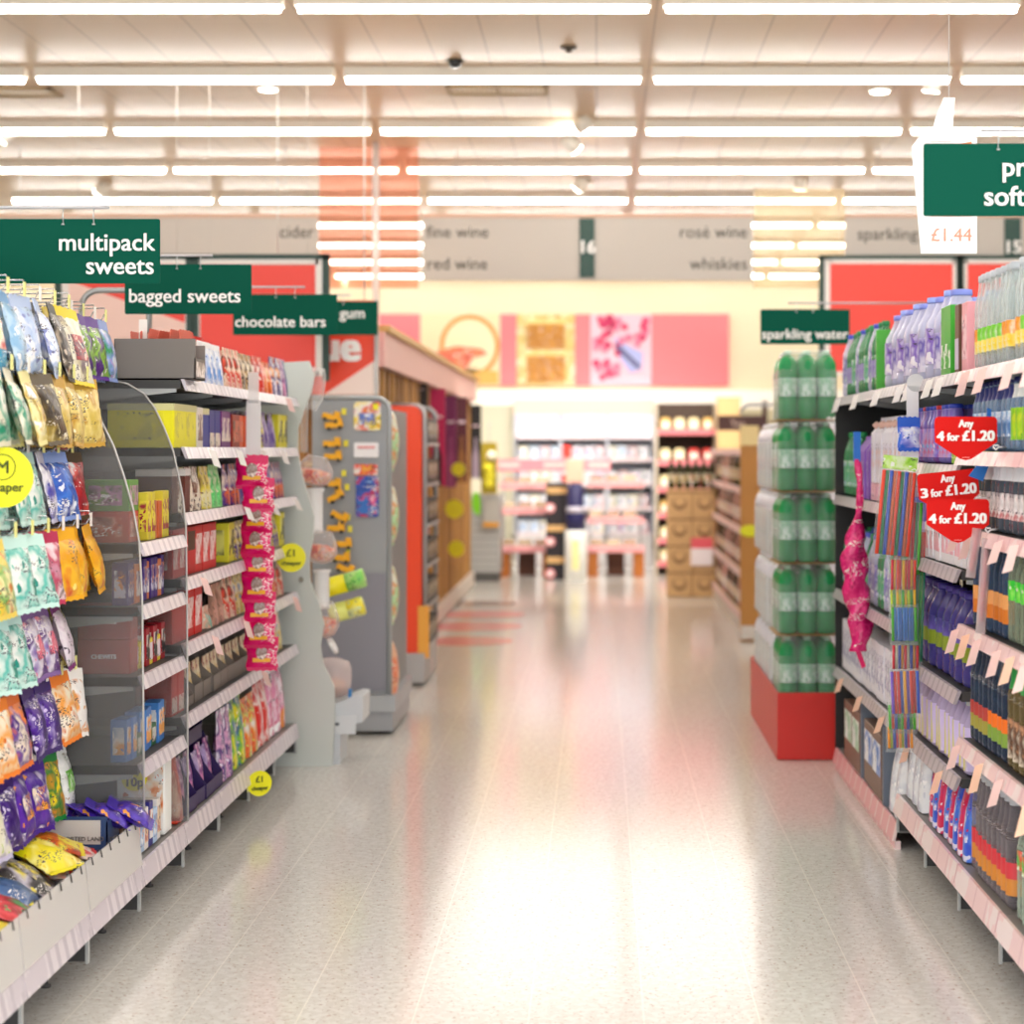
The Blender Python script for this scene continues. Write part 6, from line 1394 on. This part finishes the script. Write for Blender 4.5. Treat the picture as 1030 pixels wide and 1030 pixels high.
q = W(578, 478, 21.9); t2 = thing('peach_topper', 'peach carton topper above the navy bottle display', 'topper', (q.x, 21.9, h_)); MB().box(-.1, .1, -.03, .03, 0, W(0, 462, 21.9).z - h_, .01).build('body', plain('#f0b8a0', .4), t2)
# bread shelving on the other side
Y = 22.9; xa = W(659, 0, Y).x; xb = W(722, 0, Y).x; w_ = xb - xa; zt_ = W(0, 405, Y).z
t = thing('bread_shelving', 'dark-backed bread shelving with pink shelf edges', 'shelving', ((xa + xb) / 2, Y, 0))
MB().box(-w_ / 2, w_ / 2, .45, .5, 0, zt_).build('back_panel', plain('#4a3626', .6), t)
for s_ in (-1, 1): MB().box(s_ * w_ / 2, s_ * (w_ / 2 - .03), 0, .45, 0, zt_).build('side_panel', plain('#c8bca8', .5), t)
loafs = []
for desc, hexcol in (('pale bread loaf', '#f2e2b0'), ('golden bread loaf', '#e8c070'), ('red-wrapped bread loaf', '#d83a30')):
    def fn(t, hexcol=hexcol):
        m = MB(); n = 12
        prof = [(-.11, .06), (-.1, .085), (-.05, .1), (.05, .1), (.1, .085), (.11, .06)]
        m.prism([(-.055, 0), (.055, 0), (.062, .09), (.055, .13), (.03, .15), (-.03, .15), (-.055, .13), (-.062, .09)], 'y', -.10, .10, True); m.build('loaf', plain(hexcol, .5), t)
        MB().box(-.045, .045, -.104, -.10, .03, .10).build('front_label', plain('#fbf4e4', .5), t)
        MB().box(-.02, .02, .10, .14, .03, .09).build('bag_tail', clear('#f4efe2', .5), t)
    loafs.append(Kind(fn, .13, .2, desc, 'bread', 'bread_loaf', 'bread loaves'))
for i, py in enumerate((433, 464, 491, 517, 543, 566)):
    z = W(0, py, Y).z
    s = MB().box(-w_ / 2 + .03, w_ / 2 - .03, .02, .45, z - .025, z).build('shelf', plain('#b08a5a', .5), t); MB().box(-w_ / 2 + .03, w_ / 2 - .03, .0, .02, z - .05, z + .02).build('pink_edge', plain('#e88a90', .5), s)
    cnt = {}
    for k in range(4):
        kd = loafs[2] if (i in (1, 2) and k >= 2) else loafs[0 if (i + k) % 3 else 1]; cnt[kd.desc] = cnt.get(kd.desc, 0) + 1
        kd.put(((xa + xb) / 2 - w_ / 2 + .12 + .165 * k, Y + .16, z), R(-.06, .06), '%s on the %s bread shelf down, %s of its kind' % (kd.desc, ORD[i + 1], ORD[cnt[kd.desc]]))
# wooden pillar, header, box stack
a = W(722, 0, 22.4).x; b = W(745, 0, 22.4).x
tag(MB().box(a, b, 22.4, 22.6, 0, 2.04).build('wooden_post', plain('#e3c088', .5)), 'pale wooden post between bread shelving and tea shelves', 'post')
a = W(722, 433, 20.2); b = W(772, 418, 20.2)
t = thing('header_sign', 'dark brown header sign above the far wine shelves', 'sign', ((a.x + b.x) / 2, 20.2, a.z)); w_ = b.x - a.x
MB().box(-w_ / 2, w_ / 2, 0, .03, 0, b.z - a.z).build('board', plain('#4a2420', .5), t); txt('lettering', 'Tea', .1, plain('#d8c0b4'), t, (-.05, -.003, .035), align='CENTER')
MB().box(w_ / 2 - .05, w_ / 2, .03, .06, -.4, .3).build('bracket', plain('#4a2420', .5), t)
a = W(783, 440, 16.2); b = W(802, 396, 16.2)
tag(MB().box(a.x, b.x, 16.2, 16.26, 0, b.z).build('brown_panel', plain('#5c2420', .5)), 'dark maroon panel rising behind the green bottle packs', 'panel')
cb_ = plain('#cda878', .65); cb_d = plain('#8f6e48', .65)
YX = 19.5; xa = W(671, 0, YX).x; bw = .245
def boxkind(): 
    def fn(t):
        MB().box(-bw / 2 + .003, bw / 2 - .003, 0, .3, 0, .262, .004).build('box', cb_, t)
        MB().prism([(p * 1.0, q_ + .13) for p, q_ in ell(0, 0, .07, .07, 20)], 'y', -.003, .0).build('printed_ring', cb_d, t)
        MB().prism([(p * 1.0, q_ + .13) for p, q_ in ell(0, .015, .055, .05, 20)], 'y', -.005, -.003).build('printed_centre', cb_, t)
        MB().box(-bw / 2 + .003, bw / 2 - .003, -.002, 0, .225, .24).build('tape', cb_d, t)
    return Kind(fn, bw, .3, 'brown box', 'box', 'cardboard_box', 'stacked wine boxes')
BX = boxkind()
for i in range(2):
    for j in range(4):
        BX.put((xa + bw * (i + .5), YX, .004 + .264 * j), 0, 'brown cardboard box, %s of the %s stack before the bread' % (['bottom', 'second', 'third', 'topmost'][j], ['bread side', 'post side'][i]))
WB = bottle('dark green wine bottle', .035, .30, plain('#3a3a1c', .2), '#2a1c18', printed(['#e8e0c8', '#8a7a4a'], 12), (.25, .5), capr=.014, ribs=False, name='wine_bottle', group='wine bottles')
for i in range(6):
    WB.put((xa + .045 + .08 * i, YX + .05, 1.062), -PI / 2, 'dark wine bottle standing on the brown boxes, %s from the bread side' % ORD[i + 1], 'wine bottles on the boxes')
q0 = W(695, 569, YX - .03); q1 = W(717, 541, YX - .03)
t = thing('price_card', 'red and white price card on the brown boxes', 'price card', ((q0.x + q1.x) / 2, YX - .012, q0.z)); w_ = q1.x - q0.x; h_ = q1.z - q0.z
MB().box(-w_ / 2, w_ / 2, -.006, 0, 0, h_ * .62).build('white_part', plain('#f6ecec', .5), t); MB().box(-w_ / 2, w_ / 2, -.006, 0, h_ * .62, h_).build('red_part', plain('#ea6a74', .5), t)
# far wine shelving bays on the drinks side
RWN = {'c': [['#3a1c20', '#8a4a40'], ['#5a3a20', '#e8d8b8'], ['#2c2a1c', '#c8a060']]}
WBS = [bottle(d, .038, .30, plain(c1, .25), c2, printed([c3, c2], 12), (.2, .5), capr=.016, ribs=False, n=8, name='wine_bottle', group='far wine bottles') for d, c1, c2, c3 in (('maroon bottle', '#4a1c24', '#b83a3a', '#f0dcd0'), ('pale pink bottle', '#e8b0a8', '#f0e0d8', '#f6efe8'), ('dark olive bottle', '#33301c', '#c8a058', '#e8dcc0'))]
for i in range(3):
    y0 = 15.1 + 1.6 * i
    t = thing('wine_bay', 'tall wine shelving bay beyond the brown post, %s from it' % ORD[i + 1], 'shelving', (1.12, y0 + .8, 0), PI, 'far wine bays')
    MB().box(-.5, -.47, -.8, .8, .08, 1.66).build('back_panel', plain('#6a4a30', .6), t)
    MB().box(-.47, 0, -.8, .8, 0, .12).build('plinth', plain('#d8ccc0', .4), t)
    for z in (.12, .46, .80, 1.12, 1.42):
        s = MB().box(-.47, -.01, -.8, .8, z, z + .02).build('shelf', wood_l, t); MB().box(-.01, .006, -.8, .8, z - .02, z + .035).build('price_rail', plain('#efd0cc', .5), s)
        cnt = {}
        for k in range(14):
            kd = WBS[random.randrange(3)]; cnt[kd.desc] = cnt.get(kd.desc, 0) + 1
            if z > 1.4: continue
            kd.put((1.15, y0 + .06 + .112 * k, z + .021), PI, '%s, %s on shelf %s of the %s far wine bay' % (kd.desc, ORD[cnt[kd.desc]], {.12: 'one', .46: 'two', .80: 'three', 1.12: 'four'}[z], ORD[i + 1]), 'far wine bottles')
a = W(745, 0, 15.0).x; b = W(763, 0, 15.0).x
t = thing('end_post', 'brown wooden end panel beside the stacked water', 'end panel', ((a + b) / 2, 15.0, 0)); w_ = b - a
MB().box(-w_ / 2, w_ / 2, 0, .06, 0, 1.62).build('panel', plain('#bd8844', .5, 0, .1, 15), t); MB().box(-w_ / 2, w_ / 2, -.01, .06, 1.48, 1.63).build('pale_cap', plain('#e8d49c', .5), t)
MB().box(-w_ / 2, w_ / 2 , -.03, 0, 0.02, .12).build('foot_rail', plain('#d8d0c8', .4), t)
q = W(754, 534, 14.986); tag(MB().lathe([(.075, -.003), (.075, .003)], 24, sx=1, sy=.6).build('oval_ticket', plain('#dede18', .4), loc=q, rot=(PI / 2, 0, 0)), 'yellow oval ticket on the brown end panel', 'ticket')
# white hanging shelving of packs behind the clear bottle stack
Y0 = 11.0
t = thing('shelving_bay', 'white shelving end with pale packs behind the clear bottles', 'shelving', (1.24, Y0, 0))
MB().box(.0, .5, 0, 2.4, .05, 1.62).build('cabinet_body', plain('#e6e2e6', .5), t); MB().box(-.02, 0, 0, 2.4, 0, .1).build('plinth', plain('#e8dcd8', .4), t)
for z in (.1, .48, .86, 1.24):
    s = MB().box(-.16, 0, 0, 2.4, z, z + .02).build('shelf', plain('#e0dcd8', .4), t)
    for k in range(11):
        pass
wpz = standpack('white and lilac toiletry pack', .19, .12, .32, printed(['#f2f0f4', '#c8c0dc', '#f0d8d4', '#ffffff'], 8), None, None, 'white_pack', 'white pack', 'white packs behind the bottles')
for z, n_ in ((.121, 'lowest'), (.501, 'second'), (.881, 'third'), (1.261, 'top')):
    for k in range(11): wpz.put((1.09, Y0 + .12 + .21 * k, z), PI, 'white and lilac pack on the %s shelf behind clear bottles, %s along' % (n_, ORD[k + 1]))

# warm spot lamps added to brighten the dim bakery end
for x, y, tx, e in ((-1.6, 20.2, -.9, 90), (.2, 20.2, -.1, 90), (1.6, 19.8, .9, 120), (-.6, 17.2, -1.0, 80), (.9, 16.8, .8, 90)):
    L = bpy.data.lights.new('bakery_fill_spot', 'SPOT'); L.energy = e; L.color = (1, .96, .9); L.spot_size = 1.2; L.spot_blend = .7; L.shadow_soft_size = .06
    o = bpy.data.objects.new('bakery_fill_spot', L); C.objects.link(o); o.location = (x, y, 3.55)
    d = Vector((tx, y + 3.4, .9)) - o.location; o.rotation_euler = d.to_track_quat('-Z', 'Y').to_euler()
